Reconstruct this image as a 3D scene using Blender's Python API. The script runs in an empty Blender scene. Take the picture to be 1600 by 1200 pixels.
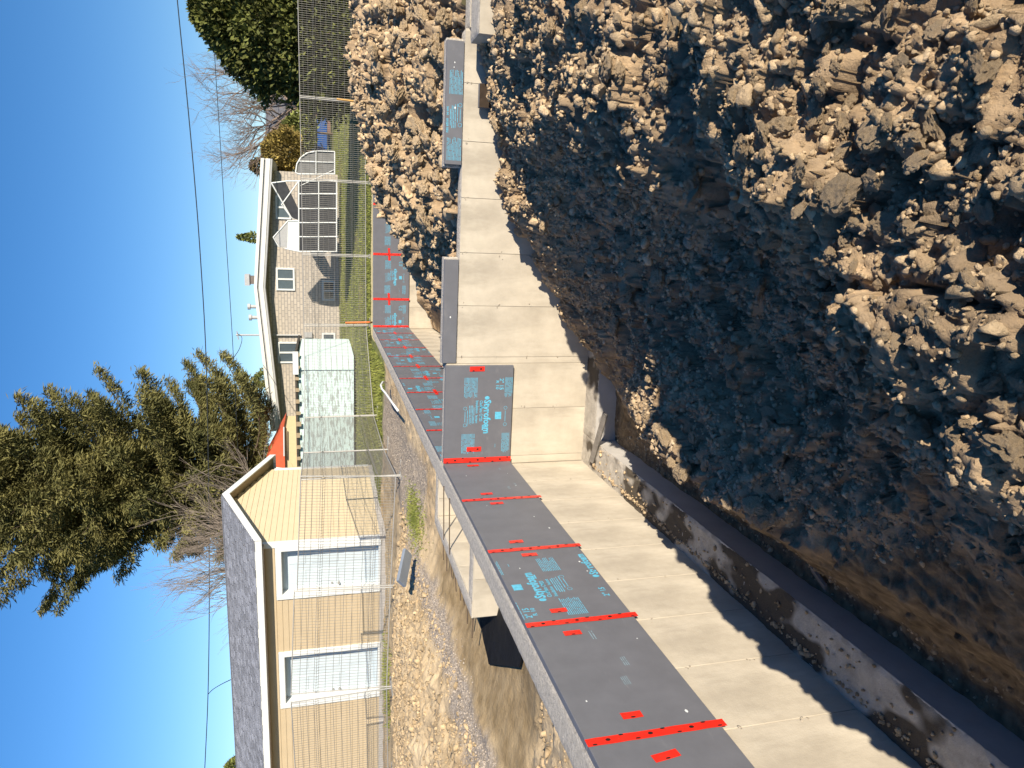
import bpy, bmesh, math, random
import numpy as np
from mathutils import Vector, Matrix, noise as mnoise

random.seed(7); RNG = np.random.default_rng(11)
SC = bpy.context.scene
COL = SC.collection
R = math.radians

# ------------------------------------------------------------------ camera
# world: X to the right along the cross wall, Y away along the long wall, Z up (0 = top of the long wall)
FPX, PITCH, ROLL, YAW = 1100.0, R(15.0), 0.014, R(12.45)
CAM = Vector((2.753, -8.041, 1.39))
_u0 = Vector((0, math.sin(PITCH), math.cos(PITCH))); _x = Vector((1, 0, 0))
_rot = Matrix.Rotation(YAW, 3, 'Z')
C_UP = _rot @ (_u0 * math.cos(ROLL) + _x * math.sin(ROLL))
C_RT = _rot @ (_x * math.cos(ROLL) - _u0 * math.sin(ROLL))
C_FW = _rot @ Vector((0, math.cos(PITCH), -math.sin(PITCH)))
cd = bpy.data.cameras.new('camera'); cam = bpy.data.objects.new('camera', cd); COL.objects.link(cam)
cd.sensor_width = 36; cd.sensor_fit = 'HORIZONTAL'; cd.lens = 36 * FPX / 1600; cd.clip_start = .05; cd.clip_end = 3000
m3 = Matrix((-C_UP, C_RT, -C_FW)).transposed()      # photo was taken upright and stored on its side
cam.matrix_world = Matrix.Translation(CAM) @ m3.to_4x4()
SC.camera = cam

# ------------------------------------------------------------------ world, sun, exposure
SUN_AZ, SUN_EL = R(45), R(20)                         # azimuth from -Y towards +X
TO_SUN = Vector((math.sin(SUN_AZ) * math.cos(SUN_EL), -math.cos(SUN_AZ) * math.cos(SUN_EL), math.sin(SUN_EL)))
w = bpy.data.worlds.new('World'); SC.world = w; w.use_nodes = True
nt = w.node_tree; bg = nt.nodes['Background']
sky = nt.nodes.new('ShaderNodeTexSky'); sky.sky_type = 'NISHITA'; sky.sun_disc = False
sky.sun_elevation = SUN_EL; sky.sun_rotation = math.atan2(TO_SUN.x, TO_SUN.y)
sky.air_density = 1.0; sky.dust_density = 0.0; sky.ozone_density = 2.5; sky.altitude = 0
hs = nt.nodes.new('ShaderNodeHueSaturation'); hs.inputs['Saturation'].default_value = 1.3
tn = nt.nodes.new('ShaderNodeMix'); tn.data_type = 'RGBA'; tn.blend_type = 'MULTIPLY'; tn.inputs[0].default_value = 1; tn.inputs[7].default_value = (.86, .87, 1, 1)   # clear dry autumn air
nt.links.new(sky.outputs[0], hs.inputs['Color']); nt.links.new(hs.outputs[0], tn.inputs[6]); nt.links.new(tn.outputs[2], bg.inputs[0])
bg.inputs[1].default_value = .085
sd = bpy.data.lights.new('sun', 'SUN'); so = bpy.data.objects.new('sun', sd); COL.objects.link(so)
sd.energy = 5.0; sd.angle = R(.5); sd.color = (1, .87, .69)
so.rotation_euler = TO_SUN.to_track_quat('Z', 'Y').to_euler(); so.location = (20, -20, 20)
vs = SC.view_settings; vs.view_transform = 'Standard'; vs.look = 'None'; vs.exposure = .92; vs.gamma = 1
vs.use_curve_mapping = False

# ------------------------------------------------------------------ helpers
def ray(x, y):
    return C_FW * FPX + C_RT * (600 - y) - C_UP * (x - 800)
def PZ(x, y, Z): d = ray(x, y); return CAM + d * ((Z - CAM.z) / d.z)
def PY(x, y, Y): d = ray(x, y); return CAM + d * ((Y - CAM.y) / d.y)
def PX(x, y, X): d = ray(x, y); return CAM + d * ((X - CAM.x) / d.x)

def tag(o, label=None, cat=None, group=None, kind=None):
    if label: o['label'] = label
    if cat: o['category'] = cat
    if group: o['group'] = group
    if kind: o['kind'] = kind
    return o
def link(name, me, mat=None, parent=None):
    o = bpy.data.objects.new(name, me); COL.objects.link(o)
    if mat is not None and me is not None: me.materials.append(mat)
    if parent is not None: o.parent = parent
    return o
def empty(name, label, cat, group=None, loc=(0, 0, 0), rz=0):
    o = bpy.data.objects.new(name, None); COL.objects.link(o); o.location = loc; o.rotation_euler = (0, 0, rz)
    o.empty_display_size = .1
    return tag(o, label, cat, group)

class MB:
    def __init__(s): s.v = []; s.f = []
    def quad(s, a, b, c, d): n = len(s.v); s.v += [tuple(a), tuple(b), tuple(c), tuple(d)]; s.f.append((n, n+1, n+2, n+3)); return s
    def poly(s, pts): n = len(s.v); s.v += [tuple(p) for p in pts]; s.f.append(tuple(range(n, n+len(pts)))); return s
    def box(s, x0, x1, y0, y1, z0, z1, M=None):
        n = len(s.v)
        p = [(x, y, z) for z in (z0, z1) for y in (y0, y1) for x in (x0, x1)]
        if M is not None: p = [tuple(M @ Vector(q)) for q in p]
        s.v += p
        s.f += [tuple(n+i for i in q) for q in ((0,2,3,1),(4,5,7,6),(0,1,5,4),(2,6,7,3),(0,4,6,2),(1,3,7,5))]
        return s
    def prism(s, prof, axis, a, b):      # prof = 2D points (ccw), extruded on axis 'x' or 'y'
        n = len(s.v); k = len(prof)
        for t in (a, b):
            for (p, q) in prof: s.v.append((t, p, q) if axis == 'x' else (p, t, q))
        s.f.append(tuple(range(n+k-1, n-1, -1))); s.f.append(tuple(range(n+k, n+2*k)))
        for i in range(k): j = (i+1) % k; s.f.append((n+i, n+j, n+k+j, n+k+i))
        return s
    def tube(s, pts, r, n=6, r2=None):
        pts = [Vector(p) for p in pts]; base = len(s.v); N = len(pts)
        for i, p in enumerate(pts):
            t = (pts[min(i+1, N-1)] - pts[max(i-1, 0)])
            if t.length < 1e-9: t = Vector((0, 0, 1))
            t.normalize()
            a = t.cross(Vector((0, 0, 1)) if abs(t.z) < .9 else Vector((1, 0, 0))).normalized(); b = t.cross(a)
            rr = r if r2 is None else r + (r2 - r) * i / max(1, N-1)
            for k in range(n):
                an = 2*math.pi*k/n; s.v.append(tuple(p + a*(rr*math.cos(an)) + b*(rr*math.sin(an))))
        for i in range(N-1):
            for k in range(n):
                s.f.append((base+i*n+k, base+i*n+(k+1) % n, base+(i+1)*n+(k+1) % n, base+(i+1)*n+k))
        s.f.append(tuple(base+k for k in range(n-1, -1, -1))); s.f.append(tuple(base+(N-1)*n+k for k in range(n)))
        return s
    def mesh(s, name):
        me = bpy.data.meshes.new(name); me.from_pydata(s.v, [], s.f); me.update(); return me
    def build(s, name, mat, parent=None, smooth=False, bevel=0):
        me = s.mesh(name)
        bm = bmesh.new(); bm.from_mesh(me)
        if bevel: bmesh.ops.bevel(bm, geom=[e for e in bm.edges], offset=bevel, segments=1, affect='EDGES', clamp_overlap=True)
        bmesh.ops.recalc_face_normals(bm, faces=bm.faces); bm.to_mesh(me); bm.free()
        if smooth: me.polygons.foreach_set('use_smooth', [True]*len(me.polygons))
        return link(name, me, mat, parent)

def fast_mesh(name, V, T, mat, parent=None, smooth=False, attr=None, size=3):
    me = bpy.data.meshes.new(name)
    V = np.asarray(V, np.float32); T = np.asarray(T, np.int32)
    me.vertices.add(len(V)); me.vertices.foreach_set('co', V.ravel())
    me.loops.add(T.size); me.loops.foreach_set('vertex_index', T.ravel())
    me.polygons.add(len(T)); me.polygons.foreach_set('loop_start', np.arange(0, T.size, size, dtype=np.int32))
    if attr is not None:
        a = me.attributes.new('tint', 'FLOAT', 'POINT'); a.data.foreach_set('value', np.asarray(attr, np.float32))
    me.update(calc_edges=True); me.validate()
    if smooth: me.polygons.foreach_set('use_smooth', np.ones(len(T), bool))
    return link(name, me, mat, parent)

# vectorised value noise
_perm = RNG.random((256, 256)).astype(np.float32)
def vnoise(x, y):
    xi = np.floor(x).astype(int); yi = np.floor(y).astype(int); fx = x - xi; fy = y - yi
    fx = fx*fx*(3-2*fx); fy = fy*fy*(3-2*fy)
    g = lambda a, b: _perm[a & 255, b & 255]
    return (g(xi, yi)*(1-fx)+g(xi+1, yi)*fx)*(1-fy) + (g(xi, yi+1)*(1-fx)+g(xi+1, yi+1)*fx)*fy
def fbm(x, y, f, o=5, g=.55):
    s = 0; a = 1; t = 0
    for i in range(o):
        s = s + a*(vnoise(x*f+i*17.3, y*f+i*9.1)-.5); t += a; a *= g; f *= 2.03
    return s / t * 2
_cell = RNG.random((256, 256, 2)).astype(np.float32)
def worley(x, y, f):
    x = x*f; y = y*f; xi = np.floor(x).astype(int); yi = np.floor(y).astype(int); best = np.full(x.shape, 9., np.float32)
    for dx in (-1, 0, 1):
        for dy in (-1, 0, 1):
            c = _cell[(xi+dx) & 255, (yi+dy) & 255]
            best = np.minimum(best, (xi+dx+c[..., 0]-x)**2 + (yi+dy+c[..., 1]-y)**2)
    return np.sqrt(best)
_blk = RNG.random((256, 256, 3)).astype(np.float32)
def blocks(x, y, f, tilt=.5):                         # fused angular lumps: every cell has its own height and tilt
    x = x*f; y = y*f; xi = np.floor(x).astype(int); yi = np.floor(y).astype(int); best = np.full(x.shape, 9., np.float32); val = np.zeros(x.shape, np.float32)
    for dx in (-1, 0, 1):
        for dy in (-1, 0, 1):
            a = (xi+dx) & 255; b = (yi+dy) & 255; c = _cell[a, b]; ex = x-(xi+dx+c[..., 0]); ey = y-(yi+dy+c[..., 1]); d = ex*ex+ey*ey; q = _blk[a, b]
            v = (q[..., 0]-.5) + tilt*((q[..., 1]-.5)*2*ex + (q[..., 2]-.5)*2*ey) - .35*d
            m = d < best; best = np.where(m, d, best); val = np.where(m, v, val)
    return val
class RBF:                                            # smooth surface through control points
    def __init__(s, pts, sm=.02):
        s.p = np.array(pts, float); P = s.p[:, :2]; D = np.linalg.norm(P[:, None]-P[None], axis=2)
        n = len(P); A = np.zeros((n+3, n+3)); A[:n, :n] = D + np.eye(n)*-sm
        A[:n, n] = 1; A[:n, n+1:] = P; A[n, :n] = 1; A[n+1:, :n] = P.T
        s.w = np.linalg.solve(A, np.concatenate([s.p[:, 2], [0, 0, 0]]))
    def __call__(s, x, y):
        sh = np.shape(x); x = np.ravel(x); y = np.ravel(y); o = np.zeros(len(x)); n = len(s.p)
        for i in range(n): o += s.w[i]*np.hypot(x-s.p[i, 0], y-s.p[i, 1])
        return (o + s.w[n] + s.w[n+1]*x + s.w[n+2]*y).reshape(sh)
def sstep(a, b, x): t = np.clip((x-a)/(b-a), 0, 1); return t*t*(3-2*t)
def grid(name, xs, ys, hf, mat, kind='structure'):
    Xg, Yg = np.meshgrid(xs, ys); Z = hf(Xg, Yg); nx, ny = len(xs), len(ys)
    V = np.stack([Xg, Yg, Z], -1).reshape(-1, 3); i = np.arange(nx*ny).reshape(ny, nx)
    Q = np.stack([i[:-1, :-1], i[:-1, 1:], i[1:, 1:], i[1:, :-1]], -1).reshape(-1, 4)
    o = fast_mesh(name, V, Q, mat, smooth=True, size=4); o['kind'] = kind; return o

# ------------------------------------------------------------------ materials
MATS = {}
def mat(name, col, rough=.8, var=.15, scale=6., bump=0., bscale=40., detail=6, col2=None, metal=0, spec=.3, tint=0, coat=0):
    """base colour broken up by two noise octaves, optional fine relief, optional per-piece tint"""
    m = bpy.data.materials.new(name); m.use_nodes = True; n = m.node_tree.nodes; l = m.node_tree.links
    b = n['Principled BSDF']; b.inputs['Roughness'].default_value = rough; b.inputs['Metallic'].default_value = metal
    b.inputs['Specular IOR Level'].default_value = spec; b.inputs['Coat Weight'].default_value = coat
    tc = n.new('ShaderNodeTexCoord')
    nz = n.new('ShaderNodeTexNoise'); nz.inputs['Scale'].default_value = scale; nz.inputs['Detail'].default_value = detail
    nz.inputs['Roughness'].default_value = .62
    l.new(tc.outputs['Object'], nz.inputs['Vector'])
    cr = n.new('ShaderNodeValToRGB'); e = cr.color_ramp.elements
    c2 = col2 or col
    e[0].position = .3; e[0].color = (*[c*(1-var) for c in col], 1); e[1].position = .7; e[1].color = (*[min(1, c*(1+var)) for c in c2], 1)
    l.new(nz.outputs['Fac'], cr.inputs['Fac']); out = cr.outputs['Color']
    if tint:
        at = n.new('ShaderNodeAttribute'); at.attribute_name = 'tint'
        mr = n.new('ShaderNodeMapRange'); mr.inputs['To Min'].default_value = 1-tint; mr.inputs['To Max'].default_value = 1+tint
        l.new(at.outputs['Fac'], mr.inputs['Value'])
        mx = n.new('ShaderNodeMix'); mx.data_type = 'RGBA'; mx.blend_type = 'MULTIPLY'; mx.inputs[0].default_value = 1
        l.new(out, mx.inputs[6]); l.new(mr.outputs[0], mx.inputs[7]); out = mx.outputs[2]
    l.new(out, b.inputs['Base Color'])
    if bump:
        n2 = n.new('ShaderNodeTexNoise'); n2.inputs['Scale'].default_value = bscale; n2.inputs['Detail'].default_value = 8; n2.inputs['Roughness'].default_value = .7
        l.new(tc.outputs['Object'], n2.inputs['Vector'])
        bp = n.new('ShaderNodeBump'); bp.inputs['Strength'].default_value = bump; bp.inputs['Distance'].default_value = .02
        l.new(n2.outputs['Fac'], bp.inputs['Height']); l.new(bp.outputs[0], b.inputs['Normal'])
    MATS[name] = m; return m
def overlay(m, col, scale, lo, hi, stretch=(1, 1, 1), fac=1., detail=6, seed=0., kind='noise'):
    """lay stains of another colour over a material where a stretched noise is high"""
    n = m.node_tree.nodes; l = m.node_tree.links; b = n['Principled BSDF']
    src = b.inputs['Base Color'].links[0].from_socket
    tc = n.new('ShaderNodeTexCoord'); mp = n.new('ShaderNodeMapping'); mp.inputs['Scale'].default_value = stretch; mp.inputs['Location'].default_value = (seed, seed*.7, seed*1.3)
    l.new(tc.outputs['Object'], mp.inputs[0])
    if kind == 'noise':
        nz = n.new('ShaderNodeTexNoise'); nz.inputs['Detail'].default_value = detail; nz.inputs['Roughness'].default_value = .65; o = nz.outputs['Fac']
    else:
        nz = n.new('ShaderNodeTexVoronoi'); o = nz.outputs['Distance']
    nz.inputs['Scale'].default_value = scale
    l.new(mp.outputs[0], nz.inputs['Vector'])
    mr = n.new('ShaderNodeMapRange'); mr.inputs['From Min'].default_value = lo; mr.inputs['From Max'].default_value = hi; mr.inputs['To Max'].default_value = fac
    l.new(o, mr.inputs['Value'])
    mx = n.new('ShaderNodeMix'); mx.data_type = 'RGBA'; l.new(mr.outputs[0], mx.inputs[0]); l.new(src, mx.inputs[6]); mx.inputs[7].default_value = (*col, 1)
    l.new(mx.outputs[2], b.inputs['Base Color']); return m

clay = mat('clay', (.29, .205, .125), .95, .35, 5, 1.0, 40, col2=(.41, .30, .185)); overlay(clay, (.17, .135, .095), 1.3, .45, .65, seed=3, fac=.6); overlay(clay, (.36, .21, .085), 2.2, .6, .75, seed=9, fac=.6)
clod = mat('clod', (.44, .325, .20), .95, .25, 14, 1.0, 90, col2=(.52, .40, .255), tint=.34); overlay(clod, (.31, .28, .24), .9, .50, .66, seed=5, fac=.35); overlay(clod, (.45, .26, .10), 11, .62, .72, seed=2, fac=.8)
cutsoil = mat('cut_soil', (.14, .105, .065), .95, .35, 4, .9, 26)
tan = mat('tan_dirt', (.40, .305, .185), .95, .22, 2.5, .9, 22, col2=(.45, .36, .235)); overlay(tan, (.30, .20, .10), 1.2, .5, .7, seed=1, fac=.6)
conc = mat('concrete', (.41, .37, .30), .85, .12, 2.2, .2, 60, col2=(.46, .42, .345)); overlay(conc, (.25, .225, .185), 1.1, .46, .74, (1, 1, .5), .75, seed=4); overlay(conc, (.52, .48, .40), 3.4, .52, .72, (1, 1, .35), .7, seed=8); overlay(conc, (.30, .27, .22), 9, .55, .8, (1, 1, .15), .6, seed=21); overlay(conc, (.25, .22, .18), 40, .72, .78, fac=.7, seed=6)
conc_top = mat('concrete_rough', (.46, .43, .38), .95, .25, 30, .9, 70); overlay(conc_top, (.22, .21, .19), 55, .55, .68, fac=.8, seed=2); overlay(conc_top, (.62, .60, .55), 25, .6, .7, fac=.7, seed=7)
foot_top = mat('footing_top', (.40, .37, .32), .9, .2, 12, .6, 50); overlay(foot_top, (.06, .048, .034), 1.5, .48, .53, (1, .7, 1), .95, seed=5, detail=3)
foot_side = mat('footing_side', (.38, .37, .355), .85, .1, 4, .2, 40)
foam = mat('foam', (.115, .120, .138), .55, .08, 5, .05, 80); overlay(foam, (.2, .2, .21), 4, .6, .8, (1, .4, 2), .5, seed=3); overlay(foam, (.30, .30, .30), 14, .70, .76, (1, .3, 4), .6, seed=12)
tape = mat('red_tape', (.62, .022, .012), .35, .12, 14, .25, 30, spec=.5)
ink = mat('blue_print', (.09, .36, .52), .6, .25, 30)
black = mat('black_ink', (.012, .010, .010), .6, .1)
white = mat('white_paint', (.56, .59, .60), .5, .05, 5)
steel = mat('galvanised_steel', (.34, .34, .33), .55, .15, 20, metal=.4)
rust = mat('rusty_bar', (.09, .065, .045), .8, .3, 40)

# ------------------------------------------------------------------ terrain: excavation bank in front of the cross wall
BANK = RBF([
 (2.75,-8.2,-.38),(4,-8.2,-.22),(6,-8,-.05),(9,-8,.1),(2.75,-10,-.3),(6,-10,0),(9,-10,.1),(1.4,-9.5,-.9),(2.0,-8.6,-.6),
 (3.3,-7,-.36),(2.75,-7.1,-.38),(2.4,-6.85,-.36),(2.1,-6.5,-.48),(1.75,-6.5,-.88),(1.2,-6.4,-1.45),(1.4,-7.5,-1.25),(2.0,-7.5,-.75),(1.0,-8.2,-1.5),
 (3.0,-6.6,-.34),(3.5,-6.3,-.25),(2.45,-6.25,-.27),(2.7,-5.85,-.28),(2.4,-5.9,-.40),(2.15,-5.8,-.55),(2.2,-5.5,-.85),(1.9,-5.7,-1.05),(4.2,-6.3,-.15),(5.5,-6,.0),(7,-6,.1),
 (2.95,-5.4,-.28),(2.55,-5.3,-.70),(2.25,-5.2,-1.0),(1.6,-5.2,-1.25),(1.05,-5.2,-1.38),(3.4,-5.15,-.18),(4,-5.05,-.06),(3.5,-5.6,-.24),
 (3.5,-4.55,-.58),(4.2,-4.5,-.48),(3,-4.5,-.9),(2.5,-4.4,-1.1),(2,-4.3,-1.24),(1.5,-4.2,-1.27),(1.15,-4.2,-1.16),(.95,-4.2,-1.2),
 (3.2,-3.85,-.50),(3.6,-3.85,-.40),(4.2,-3.85,-.31),(5.5,-4,-.15),(2.8,-3.7,-.95),
 (3.7,-3,-.40),(3.1,-3,-.82),(2.4,-3,-1.22),(1.8,-3,-1.34),(1.15,-3,-1.18),(.95,-3,-1.22),
 (4.5,-2.5,-.25),(3.8,-2,-.38),(3.3,-2,-.80),(2.7,-2,-1.18),(2.1,-2,-1.42),(1.5,-2,-1.48),(1.1,-2,-1.5),
 (4.8,-.3,-.33),(4.3,-.2,-.4),(3.9,-.2,-.43),(2.95,-.2,-.64),(2.25,-.2,-1.15),(1.6,-.2,-1.6),(1.3,-.25,-1.85),
 (3.7,-1,-.50),(3.0,-1,-.95),(2.5,-1,-1.28),(1.9,-1,-1.58),(1.3,-1,-1.82),(6,-2,-.15),(7,-1,-.2),(9,-4,.0),(9,0,-.2)])
def bank_e(Y): return .62*(1-sstep(-5.9, -4.5, Y))
def bank_h(X, Y):
    wx = fbm(X, Y, 1.2, 3)*.10
    h = BANK(X+wx, Y-wx)
    e_ = bank_e(Y); rough = .12 + .88*sstep(.6+e_, 1.25+e_, X)
    jx = X + fbm(X, Y, 7, 3)*.05; jy = Y + fbm(X+9, Y, 7, 3)*.05
    h = h + rough*(fbm(X, Y, 1.7, 5)*.11 + blocks(jx, jy, 2.6)*.13 + blocks(jx, jy, 6.5, .8)*.075 + blocks(jx+5, jy, 15, .9)*.038 + blocks(jx, jy+3, 32, .9)*.014 + fbm(X+3, Y, 18, 4)*.02)
    dA = X-.34; dB = (-.34-Y) + np.maximum(0, X-.75)*1.3
    d = np.minimum(dA, dB) + fbm(X, Y, 2.6, 5)*.09 + fbm(X, Y, 11, 3)*.035
    cut = np.clip((d-.10)/.60, 0, 1)**1.1
    fl = -2.06 + fbm(X, Y, 6, 4)*.03
    return fl*(1-cut) + np.maximum(h, fl)*cut + (1-rough)*sstep(.05, .3, d)*.8*(fbm(X, Y, 13, 4)*.05 + blocks(jx, jy, 16, .9)*.03)
def bank_cut(X, Y):                                   # 1 on the bare dug face beside the footing
    dA = X-.34; dB = (-.34-Y) + np.maximum(0, X-.75)*1.3
    return 1-sstep(.46, .66, np.minimum(dA, dB)-bank_e(Y)+fbm(X, Y, 5, 4)*.10)
xs = np.concatenate([np.arange(.30, 1.6, .022), np.arange(1.6, 4.0, .0125), np.arange(4.0, 4.6, .025), np.arange(4.6, 9.3, .09)])
ys = np.concatenate([np.arange(-10.5, -7.4, .10), np.arange(-7.4, -4.6, .0125), np.arange(-4.6, -2.5, .022), np.arange(-2.5, .005, .028)])
ys[-1] = .002
bank = grid('excavation_bank', xs, ys, bank_h, clay)
_xg, _yg = np.meshgrid(xs, ys); _a = bank.data.attributes.new('cutface', 'FLOAT', 'POINT'); _a.data.foreach_set('value', bank_cut(_xg, _yg).ravel().astype(np.float32))
def cut_layer(m):
    n = m.node_tree.nodes; l = m.node_tree.links; b = n['Principled BSDF']; src = b.inputs['Base Color'].links[0].from_socket
    at = n.new('ShaderNodeAttribute'); at.attribute_name = 'cutface'; tc = n.new('ShaderNodeTexCoord'); mp = n.new('ShaderNodeMapping'); mp.inputs['Scale'].default_value = (1, 1, .35)
    nz = n.new('ShaderNodeTexNoise'); nz.inputs['Scale'].default_value = 14; nz.inputs['Detail'].default_value = 8; l.new(tc.outputs['Object'], mp.inputs[0]); l.new(mp.outputs[0], nz.inputs['Vector'])
    cr = n.new('ShaderNodeValToRGB'); cr.color_ramp.elements[0].position = .32; cr.color_ramp.elements[0].color = (.10, .07, .04, 1); cr.color_ramp.elements[1].position = .68; cr.color_ramp.elements[1].color = (.27, .20, .12, 1); l.new(nz.outputs['Fac'], cr.inputs['Fac'])
    mx = n.new('ShaderNodeMix'); mx.data_type = 'RGBA'; l.new(at.outputs['Fac'], mx.inputs[0]); l.new(src, mx.inputs[6]); l.new(cr.outputs[0], mx.inputs[7]); l.new(mx.outputs[2], b.inputs['Base Color'])
cut_layer(clay)

# mound of fill behind the cross wall
def _m(x, y, Y): p = PY(x, y, Y); return (p.x, p.y, p.z)
MOUND = RBF([_m(563, 0, 3.6), _m(566, 100, 3.6), _m(568, 190, 3.6), _m(588, 280, 3.6), _m(604, 330, 3.4), _m(640, 425, 3.2), _m(688, 470, 2.6),
 (9, 3.6, .8), (9, 8, .6), (6, 7, .55), (4.6, 7, .45), (3.6, 6.5, .25), (2.7, 6, -.3), (1.9, 5.2, -.9), (1.2, 4.5, -1.55), (.6, 4, -1.72), (.5, 9, -1.72), (1.8, 9, -1.5), (3.2, 10, -.35), (5, 11, .15), (8, 11.5, .3),
 (.5, .5, -1.72), (1.0, .6, -1.65), (1.7, 1.2, -.9), (2.3, .3, -.42), (3, .3, -.26), (4, .3, -.22), (5, .3, -.2), (7, .3, -.1), (9, .3, 0), (2.5, 1.2, -.28), (3.3, 1.5, .12), (4.3, 1.6, .3), (5.5, 1.6, .4), (7, 1.6, .5)])
def mound_h(X, Y):
    h = MOUND(X, Y); r = sstep(-1.7, -1.4, h)
    return np.maximum(-1.74, h + r*(fbm(X, Y, 1.1, 5)*.18 + blocks(X+fbm(X, Y, 4, 3)*.1, Y, 1.7)*.22 + blocks(X+fbm(X, Y, 6, 3)*.05, Y, 4.2, .8)*.14 + blocks(X, Y, 9, .9)*.07))
mound = grid('soil_mound', np.concatenate([np.arange(0, 6.6, .03), np.arange(6.6, 9.3, .1)]), np.concatenate([np.arange(.24, 5, .03), np.arange(5, 6, .045), np.arange(6, 12.25, .09)]), mound_h, clay)

# yard between the long wall and the garage
YARD = RBF([(-.6,-9,-.1),(-.5,-6,-.12),(-.5,-4.2,-.12),(-.5,-3.4,-.22),(-.5,-2.4,-.32),(-1.2,-4.0,-.14),(-1.2,-3.1,-.26),(-1.2,-1.6,-.31),(-1.5,-.3,-.28),(-1.5,.8,-.2),
 (-2.0,-3.6,-.10),(-1.9,-2.2,-.05),(-2.0,-.6,-.03),(-1.9,1.3,-.05),(-1.6,2.6,-.08),(-1.5,5,-.05),(-.6,2,-.15),(-.5,4,-.08),(-.5,7,-.10),(-.5,10,-.02),(-1.0,12.5,.05),
 (-2.6,-3.6,.10),(-2.5,-2,.16),(-2.6,.2,.22),(-2.5,1.6,.18),(-3.3,-2,.34),(-3.4,0,.38),(-3.2,2.2,.34),(-4.4,1.5,.30),(-4.8,-1,.36),(-4.4,3.4,.22),(-3.3,3.6,.18),(-2.6,3.4,.05),(-6,2.5,.26),(-7,0,.3),
 (-4.1,5,.06),(-6.5,5,.08),(-9.5,4.6,.08),(-4.1,7.2,.06),(-6.5,7,.08),(-9.5,7,.08),(-2.7,7,0),(-3,10,.03),(-3,13,.1),(-8,13,.1),(-14,7,.1),(-14,0,.2),(-9,-4,.2),(-14,-9,.2),(-5,-7,.2),(-2.5,-6.5,.0),(-14,13,.1)])
BX0, BX1, BY0, BY1 = -1.04, -.27, -1.76, .62      # bay walls, outer faces
PIT = (-1.24, -.27, -2.95, -1.74)
def yard_h(X, Y):
    base = YARD(X, Y); jx = X + fbm(X, Y, 5, 3)*.08; heap = sstep(.02, .2, base)
    m = sstep(-1.95, -1.75, X)*sstep(-3.4, -3.1, Y)*(1-sstep(.9, 1.1, Y))          # trodden wet mud along the wall
    low = sstep(-1.9, -1.6, X)*(1-sstep(-3.4, -3.0, Y))
    dry = fbm(X, Y, 1.3, 5)*.06 + (blocks(jx, Y, 2.4)*.055 + blocks(jx, Y, 6, .8)*.035 + blocks(jx, Y, 14, .9)*.018)*np.clip(heap+low*.8, 0, 1) + fbm(X, Y, 10, 4)*.03
    wet = fbm(X, Y, 2.5, 5)*.018 + fbm(X, Y, 14, 3)*.008
    h = base + dry*(1-m) + wet*m
    inb = (X > BX0+.08) & (X < BX1+.2) & (Y > BY0+.08) & (Y < BY1-.08)
    inp = (X > PIT[0]) & (X < PIT[1]+.3) & (Y > PIT[2]) & (Y < PIT[3]+.1)
    return np.where(inb, -1.75, h)
yard = grid('yard_ground', np.concatenate([np.arange(-16, -6.5, .16), np.arange(-6.5, -.27, .032)]), np.concatenate([np.arange(-10.5, -5, .12), np.arange(-5, 4.5, .032), np.arange(4.5, 13.3, .1)]), yard_h, tan)
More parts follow.
